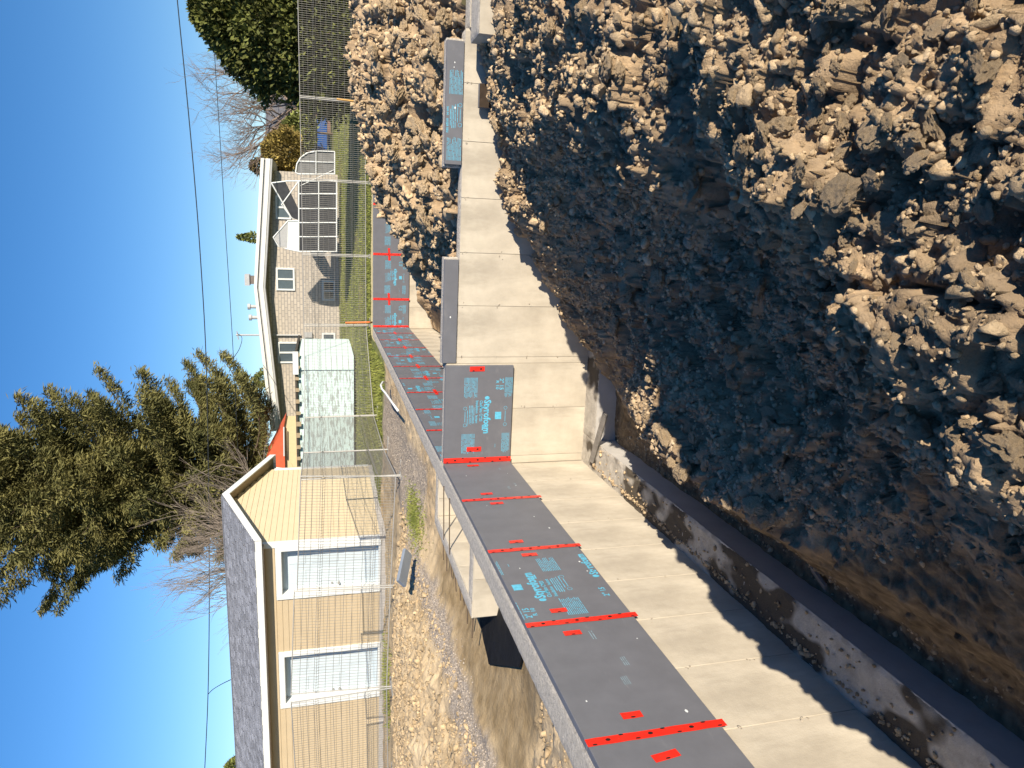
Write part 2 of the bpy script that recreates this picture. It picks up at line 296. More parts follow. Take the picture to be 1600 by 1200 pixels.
# gravel path, wet mud and other ground colours are laid into the yard's own material by position
def yard_zones(m):
    n = m.node_tree.nodes; l = m.node_tree.links; b = n['Principled BSDF']; src = b.inputs['Base Color'].links[0].from_socket
    tc = n.new('ShaderNodeTexCoord'); sx = n.new('ShaderNodeSeparateXYZ'); l.new(tc.outputs['Object'], sx.inputs[0])
    nz = n.new('ShaderNodeTexNoise'); nz.inputs['Scale'].default_value = 2.2; nz.inputs['Detail'].default_value = 7; l.new(tc.outputs['Object'], nz.inputs['Vector'])
    def mth(op, a, bb):
        k = n.new('ShaderNodeMath'); k.operation = op
        for i, q in enumerate((a, bb)):
            if isinstance(q, (int, float)): k.inputs[i].default_value = q
            else: l.new(q, k.inputs[i])
        return k.outputs[0]
    wob = mth('MULTIPLY', mth('SUBTRACT', nz.outputs['Fac'], .5), .6)
    x = mth('ADD', sx.outputs['X'], wob); y = mth('ADD', sx.outputs['Y'], wob)
    def band(v, a, bq, s=.12):
        m1 = n.new('ShaderNodeMapRange'); l.new(v, m1.inputs['Value']); m1.inputs['From Min'].default_value = a-s; m1.inputs['From Max'].default_value = a+s
        m2 = n.new('ShaderNodeMapRange'); l.new(v, m2.inputs['Value']); m2.inputs['From Min'].default_value = bq-s; m2.inputs['From Max'].default_value = bq+s; m2.inputs['To Min'].default_value = 1; m2.inputs['To Max'].default_value = 0
        return mth('MULTIPLY', m1.outputs[0], m2.outputs[0])
    def lay(fac, col, col2, sc):
        nonlocal src
        q = n.new('ShaderNodeTexNoise'); q.inputs['Scale'].default_value = sc; q.inputs['Detail'].default_value = 5; l.new(tc.outputs['Object'], q.inputs['Vector'])
        cr = n.new('ShaderNodeValToRGB'); cr.color_ramp.elements[0].position = .35; cr.color_ramp.elements[0].color = (*col, 1); cr.color_ramp.elements[1].position = .65; cr.color_ramp.elements[1].color = (*col2, 1); l.new(q.outputs['Fac'], cr.inputs['Fac'])
        mx = n.new('ShaderNodeMix'); mx.data_type = 'RGBA'; l.new(fac, mx.inputs[0]); l.new(src, mx.inputs[6]); l.new(cr.outputs[0], mx.inputs[7]); src = mx.outputs[2]
    lay(mth('MULTIPLY', band(x, -2.32, -1.95, .07), band(y, -4.5, 6)), (.17, .145, .12), (.34, .30, .26), 45)      # gravel
    lay(mth('MULTIPLY', band(x, -1.9, 3), band(y, -3.3, .9)), (.20, .145, .075), (.31, .235, .135), 6)          # wet mud
    lay(mth('MULTIPLY', band(x, -2.3, -.9), band(y, 2.2, 9)), (.20, .17, .14), (.36, .31, .25), 40)
    lay(mth('MULTIPLY', band(x, -20, 3), band(y, 8.8, 40)), (.09, .12, .025), (.20, .20, .07), 6)                # lawn edge
    l.new(src, b.inputs['Base Color'])
yard_zones(tan)

lawn_m = mat('lawn', (.085, .115, .022), .95, .3, 1.2, .8, 18, col2=(.17, .18, .045)); overlay(lawn_m, (.24, .20, .09), .5, .5, .68, seed=4, fac=.8)
def lawn_h(X, Y): return np.where(Y < 12.6, 0.02, .02+.60*sstep(12, 42, Y)) + fbm(X, Y, .4, 4)*.06
lawn = grid('lawn', np.arange(-30, 45, .6), np.arange(12.5, 80, .6), lawn_h, lawn_m)
far_m = mat('far_ground', (.10, .12, .04), .95, .2, .05)
fg = MB()
for (x0, x1, y0, y1, z) in ((-900, 900, 79, 1500, .55), (-900, -15.9, -200, 79, .05), (9.2, 900, -200, 12.6, -.05), (-15.9, 9.2, -200, -10.4, -.05), (44, 900, 12.6, 79, .1), (-15.9, -30, 12.6, 79, .1)):
    if x0 < x1: fg.quad((x0, y0, z), (x1, y0, z), (x1, y1, z), (x0, y1, z))
tag(fg.build('ground', far_m), kind='structure')
# grass blades over the lawn strip seen between the fence and the houses
gm = mat('grass_blade', (.10, .14, .025), .8, .3, 3, col2=(.19, .20, .05), tint=.35)
n = 26000
gx = RNG.uniform(-6, 12, n); gy = 12.6 + 24*RNG.random(n)**1.6; gz = lawn_h(gx, gy)
extra = 5000; ex = RNG.uniform(-3.2, -.5, extra); ey = RNG.uniform(8.9, 12.9, extra); ex[:900] = RNG.normal(-7.2, .5, 900); ey[:900] = RNG.uniform(5.6, 6.9, 900)
tx = RNG.normal(-1.80, .15, 2500)+.1*np.sin(np.arange(2500)); ty = RNG.normal(2.7, .45, 2500)      # the green tuft on the dirt
gx = np.concatenate([gx, ex, tx]); gy = np.concatenate([gy, ey, ty]); gz = np.concatenate([gz, yard_h(ex, ey), yard_h(tx, ty)]); N = len(gx)
hgt = np.concatenate([RNG.uniform(.04, .11, n), RNG.uniform(.04, .12, extra), RNG.uniform(.012, .045, 2500)]); an = RNG.uniform(0, 6.28, N); wd = RNG.uniform(.008, .02, N)
V = np.zeros((N, 3, 3)); V[:, 0] = np.stack([gx-np.cos(an)*wd, gy-np.sin(an)*wd, gz-.02], -1); V[:, 1] = np.stack([gx+np.cos(an)*wd, gy+np.sin(an)*wd, gz-.02], -1)
V[:, 2] = np.stack([gx+RNG.normal(0, .03, N), gy+RNG.normal(0, .03, N), gz+hgt], -1)
go = fast_mesh('grass', V.reshape(-1, 3), np.arange(N*3).reshape(-1, 3), gm, attr=np.repeat(RNG.random(N), 3)); tag(go, 'short patchy autumn grass on the lawn beyond the fence', 'grass', kind='stuff')

# ------------------------------------------------------------------ rubble: clods on bank, mound and yard
def ico(sub):
    bm = bmesh.new(); bmesh.ops.create_icosphere(bm, subdivisions=sub, radius=1)
    V = np.array([v.co[:] for v in bm.verts]); F = np.array([[v.index for v in f.verts] for f in bm.faces]); bm.free(); return V, F
def rock_verts(V, seed, amp=.35, ck=.6, npl=7):
    r = random.Random(seed); o = Vector((r.uniform(0, 50), r.uniform(0, 50), r.uniform(0, 50)))
    out = []
    planes = [(Vector((r.gauss(0, 1), r.gauss(0, 1), r.gauss(0, 1))).normalized(), r.uniform(.38, .85)) for _ in range(npl)]
    for v in V:
        p = Vector(v); k = 1 + amp*mnoise.noise(p*1.3+o) + amp*.6*mnoise.noise(p*3.1+o)
        p = p*k
        for (nn, dd) in planes:
            e = p.dot(nn) - dd
            if e > 0: p -= nn*(e*ck)
        p *= 1 + .17*mnoise.noise(p*4.5+o) + .10*mnoise.noise(p*9.5+o)
        out.append(p[:])
    A = np.array(out); A *= np.array([r.uniform(.75, 1.45), r.uniform(.7, 1.2), r.uniform(.5, .95)]); return A
ICO1, F1 = ico(1); ICO2, F2 = ico(2); ICO3, F3 = ico(4)
V1 = [rock_verts(ICO1, i, .6, .8, 4) for i in range(14)]; V2 = [rock_verts(ICO2, 100+i, .75, .95, 9) for i in range(20)]
def rotmats(n):
    q = RNG.normal(size=(n, 4)); q /= np.linalg.norm(q, axis=1)[:, None]; a, b, c, d = q.T
    return np.stack([np.stack([1-2*(c*c+d*d), 2*(b*c-a*d), 2*(b*d+a*c)], -1), np.stack([2*(b*c+a*d), 1-2*(b*b+d*d), 2*(c*d-a*b)], -1), np.stack([2*(b*d-a*c), 2*(c*d+a*b), 1-2*(b*b+c*c)], -1)], 1)
def scatter(name, hf, xs, ys, size, mat_, variants, F, label, sink=.02):
    n = len(xs); zs = hf(xs, ys); Rm = rotmats(n); VV = []; FF = []; TT = []; off = 0
    ids = RNG.integers(0, len(variants), n)
    for k, base in enumerate(variants):
        idx = np.where(ids == k)[0]
        if not len(idx): continue
        P = np.einsum('nij,vj->nvi', Rm[idx], base)*size[idx][:, None, None]
        P += np.stack([xs[idx], ys[idx], zs[idx]+size[idx]*sink], -1)[:, None]
        nv = base.shape[0]
        VV.append(P.reshape(-1, 3)); FF.append((F[None]+(off+np.arange(len(idx))*nv)[:, None, None]).reshape(-1, 3)); TT.append(np.repeat(RNG.random(len(idx)), nv)); off += len(idx)*nv
    return tag(fast_mesh(name, np.concatenate(VV), np.concatenate(FF), mat_, attr=np.concatenate(TT)), label, 'rubble', kind='stuff')
def clump_filter(x, y, f, lo, hi): return RNG.random(len(x)) < np.clip((fbm(x, y, f, 3)*1.6+.5-lo)/(hi-lo), 0.22, 1)
# bank, coarse and fine
def bank_pts(n):
    x = RNG.uniform(1.0, 5.2, n); y = RNG.uniform(-7.2, -.02, n); keep = (x > 1.02 + .05*np.sin(y*5) + bank_e(y)*RNG.uniform(.5, 1.25, n)) & (x+.6*np.maximum(0, y+.6) > 1.0) & ((y < -.5) | (x > 1.35))
    keep &= clump_filter(x, y, .9, .1, .8); return x[keep], y[keep]
def near(x, y): return np.clip(np.hypot(x-CAM.x, y-CAM.y)/4.2, .3, 1)
x, y = bank_pts(10000); s = np.clip(RNG.lognormal(-3.75, .42, len(x)), .012, .055)*near(x, y); s *= np.where(x < 2.4, .75, 1); scatter('clay_rubble', bank_h, x, y, s, clod, V2, F2, 'broken clay lumps covering the dug bank')
x, y = bank_pts(46000); s = np.clip(RNG.lognormal(-4.35, .45, len(x)), .006, .032)*np.clip(near(x, y), .4, 1); scatter('clay_crumbs', bank_h, x, y, s, clod, V1, F1, 'small clay crumbs scattered over the dug bank')
# extra fine breakage close to where one stands
x = RNG.uniform(1.9, 4.6, 30000); y = RNG.uniform(-7.4, -4.6, 30000); k = RNG.random(30000) < .5+.5*fbm(x, y, 1.6, 3); x = x[k]; y = y[k]
scatter('near_crumbs', bank_h, x, y, np.clip(RNG.lognormal(-4.75, .45, len(x)), .004, .024), clod, V1, F1, 'fine clay crumbs over the nearest rubble')
x = RNG.uniform(1.9, 4.4, 3600); y = RNG.uniform(-7.3, -4.7, 3600); k = clump_filter(x, y, 1.4, .2, .8); x = x[k]; y = y[k]
scatter('near_rubble', bank_h, x, y, np.clip(RNG.lognormal(-3.85, .42, len(x)), .012, .05), clod, V2, F2, 'crumbly clay lumps over the nearest rubble')
# mound
def mound_pts(n):
    x = RNG.uniform(1.2, 8.5, n); y = RNG.uniform(.3, 7.5, n); k = (mound_h(x, y) > -1.45); return x[k], y[k]
x, y = mound_pts(16000); scatter('mound_crumbs', mound_h, x, y, np.clip(RNG.lognormal(-3.65, .35, len(x)), .012, .05), clod, V1, F1, 'small clay crumbs over the mound of fill behind the wall')
x, y = mound_pts(4500); s = np.clip(RNG.lognormal(-3.15, .4, len(x)), .02, .09); scatter('mound_rubble', mound_h, x, y, s, clod, V2, F2, 'broken clay lumps covering the mound of fill behind the wall')
# yard: pebbly dirt and gravel
def yard_ok(x, y): return ~((x > BX0-.05) & (y > BY0-.05) & (y < BY1+.05)) & ~((x > PIT[0]) & (y > PIT[2]) & (y < PIT[3])) 
tanclod = mat('tan_clod', (.36, .275, .17), .95, .2, 10, .6, 60, tint=.3)
x = np.concatenate([RNG.uniform(-6.5, -2.1, 17000), RNG.uniform(-1.8, -.35, 900)]); y = np.concatenate([RNG.uniform(-3.8, 4.2, 17000), RNG.uniform(-5.2, -3.4, 900)]); k = yard_ok(x, y) & clump_filter(x, y, 1.2, .1, .7) & ~((x > -1.5) & (y < -1.2) & (y > -3)); x = x[k]; y = y[k]
scatter('dirt_crumbs', yard_h, x, y, np.clip(RNG.lognormal(-4.25, .55, len(x)), .006, .06), tanclod, V1, F1, 'dry tan dirt crumbs on the heap before the garage')
grav = mat('gravel_stone', (.27, .235, .20), .9, .2, 10, tint=.4)
x = np.concatenate([RNG.normal(-2.13, .09, 4500), RNG.normal(-1.55, .35, 3000)]); y = np.concatenate([RNG.uniform(-3.8, 3, 4500), RNG.uniform(2.2, 8, 3000)]); k = yard_ok(x, y) & (x < -.35)
x = x[k]; y = y[k]; scatter('gravel', yard_h, x, y, RNG.uniform(.005, .014, len(x)), grav, V1, F1, 'grey crushed gravel strip along the pit edge')
# pebbles lying in the trench and on the footing
def trench_z(x, y): return np.where(x < .31, -1.79, bank_h(x, y))
x = np.concatenate([RNG.uniform(.005, .05, 500), RNG.uniform(.0, .31, 200), RNG.uniform(.34, .6, 500)]); y = RNG.uniform(-6.6, -.35, len(x))
scatter('footing_pebbles', trench_z, x, y, np.clip(RNG.lognormal(-4.6, .5, len(x)), .004, .028), clod, V1, F1, 'pale pebbles lying along the footing')

# the large clods are things of their own
big_me = []
for i in range(10):
    me = bpy.data.meshes.new('clay_clod'); A = rock_verts(ICO3, 300+i, .5); me.from_pydata([tuple(p) for p in A], [], [tuple(f) for f in F3.tolist()])
    a = me.attributes.new('tint', 'FLOAT', 'POINT'); tv = random.uniform(.35, 1.0); a.data.foreach_set('value', np.full(len(A), tv, np.float32)); me.update(); me.materials.append(clod); big_me.append(me)
def clod_at(p, s, label, group, sq=1.0):
    o = bpy.data.objects.new('clay_clod', random.choice(big_me)); COL.objects.link(o); o.location = p; o.scale = (s*random.uniform(.85, 1.25), s*random.uniform(.85, 1.2), s*random.uniform(.6, .95)*sq)
    o.rotation_euler = (random.uniform(-.5, .5), random.uniform(-.5, .5), random.uniform(0, 6.28)); tag(o, label, 'clod', group); return o
def on_surface(x, y, hf):                              # march the view ray of a photo pixel down to the ground it shows
    d = ray(x, y).normalized(); t = np.arange(.5, 16 if hf is bank_h else 22, .04)
    X_, Y_, Z_ = CAM.x+d.x*t, CAM.y+d.y*t, CAM.z+d.z*t; h = hf(X_, Y_); k = np.argmax(Z_ <= h)
    if not (Z_ <= h)[k]: return None
    return Vector((X_[k], Y_[k], h[k]))
BIG = [(1320,310,34),(1435,225,30),(1440,255,24),(1230,205,27),(1175,230,26),(1210,375,28),(1195,400,22),(1378,215,26),(1320,195,22),(1325,240,20),(1340,165,15),(1475,78,17),(1585,640,34),(1565,600,22),(1485,595,20),(1410,645,18),(1440,670,20),(1470,668,22),(1338,420,14),(1335,380,18),(1205,645,16),(1228,720,17),(1140,365,15),(1390,350,28),(1470,200,24),(1560,230,40),(1360,20,34),(1300,45,26),(1065,45,26),(865,48,20),(1160,560,24),(1205,660,16),(1120,300,17),(1160,150,18),(1520,150,20),(1560,330,26),(1500,480,22),(1290,140,18),(1260,270,18),(1540,100,16),(1585,700,30),(1530,440,20),(1270,330,17)]
for (x, y, px) in BIG:
    p = on_surface(x, y, bank_h)
    if p and p.x > .9: s = .75*px*(p-CAM).length/FPX; clod_at(p+Vector((0, 0, s*.25)), s, 'large pale clay clod lying on the rubble bank facing the cross wall', 'large clods on the bank')
for i in range(120):
    x = random.uniform(780, 1590); y = random.uniform(5, 700)
    p = on_surface(x, y, bank_h)
    if p is None or p.x < 1.3 or p.y > -.25: continue
    s = random.uniform(7, 15)*(p-CAM).length/FPX; s = min(s, .08); clod_at(p+Vector((0, 0, s*.3)), s, 'large pale clay clod lying on the rubble bank facing the cross wall', 'large clods on the bank')
for i in range(110):
    x = random.uniform(568, 700); y = random.uniform(5, 440); p = on_surface(x, y, mound_h)
    if p is None or p.y < .4 or p.z < -1.2: continue
    s = random.uniform(.055, .125); clod_at(p+Vector((0, 0, s*.25)), s, 'large grey clay clod lying on the mound of fill behind the cross wall', 'large clods on the mound')
for i in range(26):                                    # pale clods on the ledge above the trench
    y = random.uniform(-4.7, -2.4); x = random.uniform(1.0, 1.35); z = float(bank_h(np.array([x]), np.array([y]))[0]); s = random.uniform(.03, .085)
    clod_at(Vector((x, y, z+s*.3)), s, 'pale clay clod on the ledge just above the footing trench', 'clods on the trench ledge')

# ------------------------------------------------------------------ concrete foundation
def proj(p):
    q = Vector(p) - CAM; k = q.dot(C_FW); return 800 - q.dot(C_UP)/k*FPX, 600 - q.dot(C_RT)/k*FPX
fd = empty('concrete_foundation', 'poured pale concrete house foundation with footings and rough wall tops', 'foundation')
def rough_top(x0, x1, y0, y1, z, amp=.006, name='wall_top', m=None, res=.03):
    nx = max(2, int((x1-x0)/res)+1); ny = max(2, int((y1-y0)/res)+1)
    if nx*ny > 60000: ny = 2500; 
    Xg, Yg = np.meshgrid(np.linspace(x0, x1, nx), np.linspace(y0, y1, ny))
    Z = z + (fbm(Xg, Yg, 9, 4)*amp + (.4-worley(Xg, Yg, 22))*amp)
    ed = np.minimum(np.minimum(Xg-x0, x1-Xg), np.minimum(Yg-y0, y1-Yg)); Z -= (ed < .001)*.012
    i = np.arange(nx*ny).reshape(ny, nx); Q = np.stack([i[:-1, :-1], i[:-1, 1:], i[1:, 1:], i[1:, :-1]], -1).reshape(-1, 4)
    return fast_mesh(name, np.stack([Xg, Yg, Z], -1).reshape(-1, 3), Q, m or conc_top, fd, size=4)
def wall(x0, x1, y0, y1, z0, z1, top=True):
    o = MB().box(x0, x1, y0, y1, z0, z1-.012).build('wall', conc, fd)
    if top: rough_top(x0, x1, y0, y1, z1)
    return o
_pm = {}
def form_panels(axis, face, a0, a1, z0, z1, step=.61, first=None, sgn=1):
    """each bay of the formwork is a slab of its own, 5 mm proud, with an open joint between"""
    a = a0 if first is None else first; cuts = [a0] if first is None else [a0, first]
    while a + step < a1 - .05: a += step; cuts.append(a)
    cuts.append(a1)
    for p, q in zip(cuts[:-1], cuts[1:]):
        dz = random.uniform(-.0012, .0012); key = (axis, round(q-p, 3), round(z1-z0, 3), sgn)
        if key not in _pm:
            b = MB(); g = .0022
            if axis == 'y': b.box(-.012 if sgn > 0 else 0, 0 if sgn > 0 else .012, g, (q-p)-g, 0, z1-z0)     # faces +x (sgn 1) or -x
            else: b.box(g, (q-p)-g, -.012 if sgn > 0 else 0, 0 if sgn > 0 else .012, 0, z1-z0)               # faces +y / -y
            me = b.mesh('concrete_panel'); bm = bmesh.new(); bm.from_mesh(me); bmesh.ops.bevel(bm, geom=bm.edges[:], offset=.002, segments=1, affect='EDGES'); bmesh.ops.recalc_face_normals(bm, faces=bm.faces[:]); bm.to_mesh(me); bm.free(); me.materials.append(conc); _pm[key] = me
        o = bpy.data.objects.new('concrete_panel', _pm[key]); COL.objects.link(o); o.parent = fd
        o.location = (face+dz, p, z0) if axis == 'y' else (p, face+dz, z0)
# snap-tie scars: small rough rings at the joints
tie_m = mat('tie_scar', (.36, .32, .26), .95, .4, 60, .8, 90)
ties = []
def tie_marks(axis, face, cuts, zs, sgn):
    for c in cuts:
        for z in zs:
            for k in range(3):
                s = random.uniform(.006, .016); p = np.array([0, c+random.gauss(0, .018), z+random.gauss(0, .02)]) if axis == 'y' else np.array([c+random.gauss(0, .018), 0, z+random.gauss(0, .02)])
                A = V1[random.randrange(14)]*s; A = A*np.array([.25, 1, 1] if axis == 'y' else [1, .25, 1]); p[0 if axis == 'y' else 1] = face; ties.append(A+p)
A_END = -9.6
wall(-.325, -.056, A_END, 12.45, -1.79, 0)
form_panels('y', -.05, A_END-.16, 0.05, -1.84, -.016)
form_panels('y', -.05, .27, 12.2, -1.84, -.016)
tie_marks('y', -.05, [-.61*k for k in range(0, 15)], (-.98, -1.42), 1)
# cross wall: full height beside the corner, lowered beyond
wall(-.05, 1.22, .056, .26, -1.79, -.01)
wall(1.22, 4.9, .056, .26, -1.79, -.135)
form_panels('x', .05, -.045, 1.22, -1.84, -.02, first=.05, sgn=-1)
form_panels('x', .05, 1.223, 4.88, -1.84, -.143, first=1.30, sgn=-1)
tie_marks('x', .05, [.66, 1.30, 1.91, 2.52, 3.13, 3.74, 4.35], (-.2, -.62, -1.0, -1.4), -1)
MB().box(1.20, 2.46, .112, .25, -.16, .03).build('wall_lip', conc_top, fd, bevel=.006)
MB().box(3.46, 4.80, .112, .25, -.16, .055).build('wall_lip', conc_top, fd, bevel=.006)
wall(4.70, 9.2, -.58, -.16, -1.9, -.15)
wall(4.905, 9.2, .012, .27, -1.79, -.17)
# far wall and its return on the right
wall(-.05, 9.2, 12.256, 12.45, -1.79, 0)
form_panels('x', 12.25, -.04, 6, -1.84, -.016, sgn=-1)
# bay on the far side of the long wall
wall(BX0, BX0+.17, BY0, BY1, -1.79, -.004); wall(BX0+.17, -.282, BY0, BY0+.17, -1.79, -.007); wall(BX0+.17, -.282, BY1-.17, BY1, -1.79, -.007)
form_panels('y', BX0+.178, BY0+.18, BY1-.18, -1.785, -.03, sgn=1); form_panels('x', BY0-.008, BX0+.005, -.285, -1.785, -.03, first=-.62, sgn=-1)
form_panels('x', BY1-.178, BX0+.18, -.285, -1.785, -.03, first=-.62, sgn=-1)
# footings
MB().box(-.05, .318, A_END, .04, -2.15, -1.806).build('footing', foot_side, fd)
rough_top(-.12, .32, A_END, .12, -1.795, .012, 'footing_top', foot_top, .025)
MB().box(.32, 4.6, -.318, .05, -2.15, -1.808).build('footing', foot_side, fd)
rough_top(.30, 4.6, -.32, .12, -1.798, .012, 'footing_top', foot_top, .03)
to = fast_mesh('tie_scars', np.concatenate(ties), np.concatenate([F1+i*len(ICO1) for i in range(len(ties))]), tie_m, fd); to['kind'] = 'stuff'
# horizontal reinforcement stubs sticking out of the bay
for k in range(8):
    yk = BY0+.08+k*.27; L = random.uniform(.18, .34); MB().tube([(BX0+.06, yk, -.05), (BX0-L, yk-.03, -.06+random.uniform(-.02, .02))], .007, 6).build('reinforcing_bar', rust, fd)
for k in range(3):
    yk = PIT[2]+.62+k*.26; MB().tube([(PIT[0]+.05, yk, -.245), (PIT[0]-.30, yk-.02, -.215)], .007, 6).build('reinforcing_bar', rust, fd)
for yk in (-.55, -.15): MB().tube([(BX0+.12, yk, .0), (-.24, yk+random.uniform(-.1, .1), .01)], .007, 6).build('reinforcing_bar', rust, fd)

# black sheet by the bay: a sunken pit's shade painted as flat colour
pit_shade_m = mat('pit_shade', (.006, .006, .0065), .7, .2, 8, .3, 30, spec=.15)
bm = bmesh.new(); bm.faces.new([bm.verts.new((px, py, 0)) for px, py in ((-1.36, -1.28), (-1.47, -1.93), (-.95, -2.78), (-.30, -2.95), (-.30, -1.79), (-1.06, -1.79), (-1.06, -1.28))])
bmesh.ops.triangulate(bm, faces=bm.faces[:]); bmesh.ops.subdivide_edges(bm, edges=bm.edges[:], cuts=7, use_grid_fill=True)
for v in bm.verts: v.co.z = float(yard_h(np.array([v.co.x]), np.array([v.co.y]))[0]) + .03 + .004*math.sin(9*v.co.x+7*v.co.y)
me = bpy.data.meshes.new('pit_shade_sheet'); bmesh.ops.recalc_face_normals(bm, faces=bm.faces[:]); bm.to_mesh(me); bm.free(); mo = link('pit_shade_sheet', me, pit_shade_m)
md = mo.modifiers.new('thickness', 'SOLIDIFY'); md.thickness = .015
tag(mo, 'flat black sheet standing in for a shaded pit in the mud between the bay and the long wall', 'pit_shade')

# ------------------------------------------------------------------ insulation boards
def text_mesh(s, size, bold=.0):
    cu = bpy.data.curves.new('t', 'FONT'); cu.body = s; cu.size = size; cu.offset = bold; cu.resolution_u = 2
    o = bpy.data.objects.new('t', cu); COL.objects.link(o); dg = bpy.context.evaluated_depsgraph_get(); dg.update()
    me = bpy.data.meshes.new_from_object(o.evaluated_get(dg)); V = [v.co[:] for v in me.vertices]; F = [tuple(p.vertices) for p in me.polygons]
    bpy.data.objects.remove(o); bpy.data.curves.remove(cu); bpy.data.meshes.remove(me)
    wv = max(v[0] for v in V); return [(v[0], v[1]) for v in V], F, wv
_txt = {}
def gtext(s, h, width=None, bold=0):
    k = (s, bold)
    if k not in _txt: _txt[k] = text_mesh(s, 1.0, bold)
    V, F, wv = _txt[k]; sx = width/wv if width else h/.72
    return [(a*sx, b*h/.72) for a, b in V], F
class Print:
    def __init__(s, fr, W, H, flip): s.fr = fr; s.W = W; s.H = H; s.flip = flip; s.m = MB()
    def P(s, p, q, e=.0012):
        if s.flip: p = s.W-p; q = s.H-q
        return s.fr(p, q, e)
    def ok(s, p, q): return .004 < p < s.W-.004 and .004 < q < s.H-.004
    def bar(s, p0, p1, q, t):
        p0 = max(p0, .005); p1 = min(p1, s.W-.005)
        if p1-p0 < .004 or not s.ok(p0, q) or not s.ok(p0, q+t): return
        s.m.quad(s.P(p0, q), s.P(p1, q), s.P(p1, q+t), s.P(p0, q+t))
    def para(s, p, q, wd, ht, n, ragged=.3):
        for i in range(n):
            e = wd*(1-ragged*random.random()) if i % 4 == 3 else wd*random.uniform(.92, 1); x = 0; yq = q+ht*i/n
            while x < e:
                L = random.uniform(.03, .12); s.bar(p+x, p+min(e, x+L), yq, ht/n*.36); x += L+random.uniform(.005, .012)
    def text(s, st, p, q, h, wd=None, bold=.012):
        V, F = gtext(st, h, wd, bold); n = len(s.m.v)
        s.m.v += [tuple(s.P(p+a, q+b)) for a, b in V]
        for f in F:
            if all(s.ok(p+V[i][0], q+V[i][1]) for i in f): s.m.f.append(tuple(n+i for i in f))
    def disc(s, p, q, rp, rq, n=12):
        if s.ok(p-rp, q-rq) and s.ok(p+rp, q+rq): s.m.poly([s.P(p+rp*math.cos(6.283*i/n), q+rq*math.sin(6.283*i/n)) for i in range(n)])
    def ring(s, p, q, r, t=.004, n=12):
        if not (s.ok(p-r, q-r) and s.ok(p+r, q+r)): return
        for i in range(n):
            a, b = 6.283*i/n, 6.283*(i+1)/n
            s.m.quad(s.P(p+r*math.cos(a), q+r*math.sin(a)), s.P(p+r*math.cos(b), q+r*math.sin(b)), s.P(p+(r-t)*math.cos(b), q+(r-t)*math.sin(b)), s.P(p+(r-t)*math.cos(a), q+(r-t)*math.sin(a)))
    def full(s, dp=0, dq=0):
        W, H = s.W, s.H; k = 1.22
        P_ = lambda v: v*k+dp; Q_ = lambda v: v*.83+dq
        s.text('Styrofoam', P_(.345), Q_(.58), .085, .42, .035); s.disc(P_(.325), Q_(.62), .022, .030); s.bar(P_(.60), P_(.655), Q_(.555), .012)
        s.text('CladMate CM20', P_(.35), Q_(.515), .036, .26, .02); s.text('Insulation', P_(.35), Q_(.455), .034, .16, .02)
        s.text('Isolant', P_(.50), Q_(.455), .030, .10, .02)
        s.para(P_(.40), Q_(.36), .25, .055, 3); s.para(P_(.42), Q_(.425), .20, .02, 1)
        for q0, n in ((.28, 11), (.88, 8)):
            s.para(P_(.12), Q_(q0), .25, .165 if n == 11 else .10, n); s.para(P_(.69), Q_(q0-.02), .25, .165 if n == 11 else .10, n)
        s.text('2" 15', P_(.13), Q_(.80), .050, .14, .02); s.text('R 10', P_(.15), Q_(.745), .036, .11, .02)
        s.bar(P_(.47), P_(.545), Q_(.745), .078); s.ring(P_(.43), Q_(.30), .022); s.ring(P_(.60), Q_(.30), .022); s.ring(P_(.43), Q_(.90), .022); s.ring(P_(.60), Q_(.90), .022)
        s.bar(P_(.46), P_(.57), Q_(.295), .006); s.bar(P_(.46), P_(.57), Q_(.895), .006); s.para(P_(.45), Q_(.33), .2, .018, 1); s.para(P_(.80), Q_(.76), .05, .012, 1)
    def faint(s):
        for _ in range(3):
            s.para(random.uniform(.2, .8)*s.W, random.uniform(.15, .5)*s.H, random.uniform(.06, .12), random.uniform(.02, .06), random.randint(2, 4))
fade = mat('faded_print', (.17, .25, .30), .6, .3, 25)
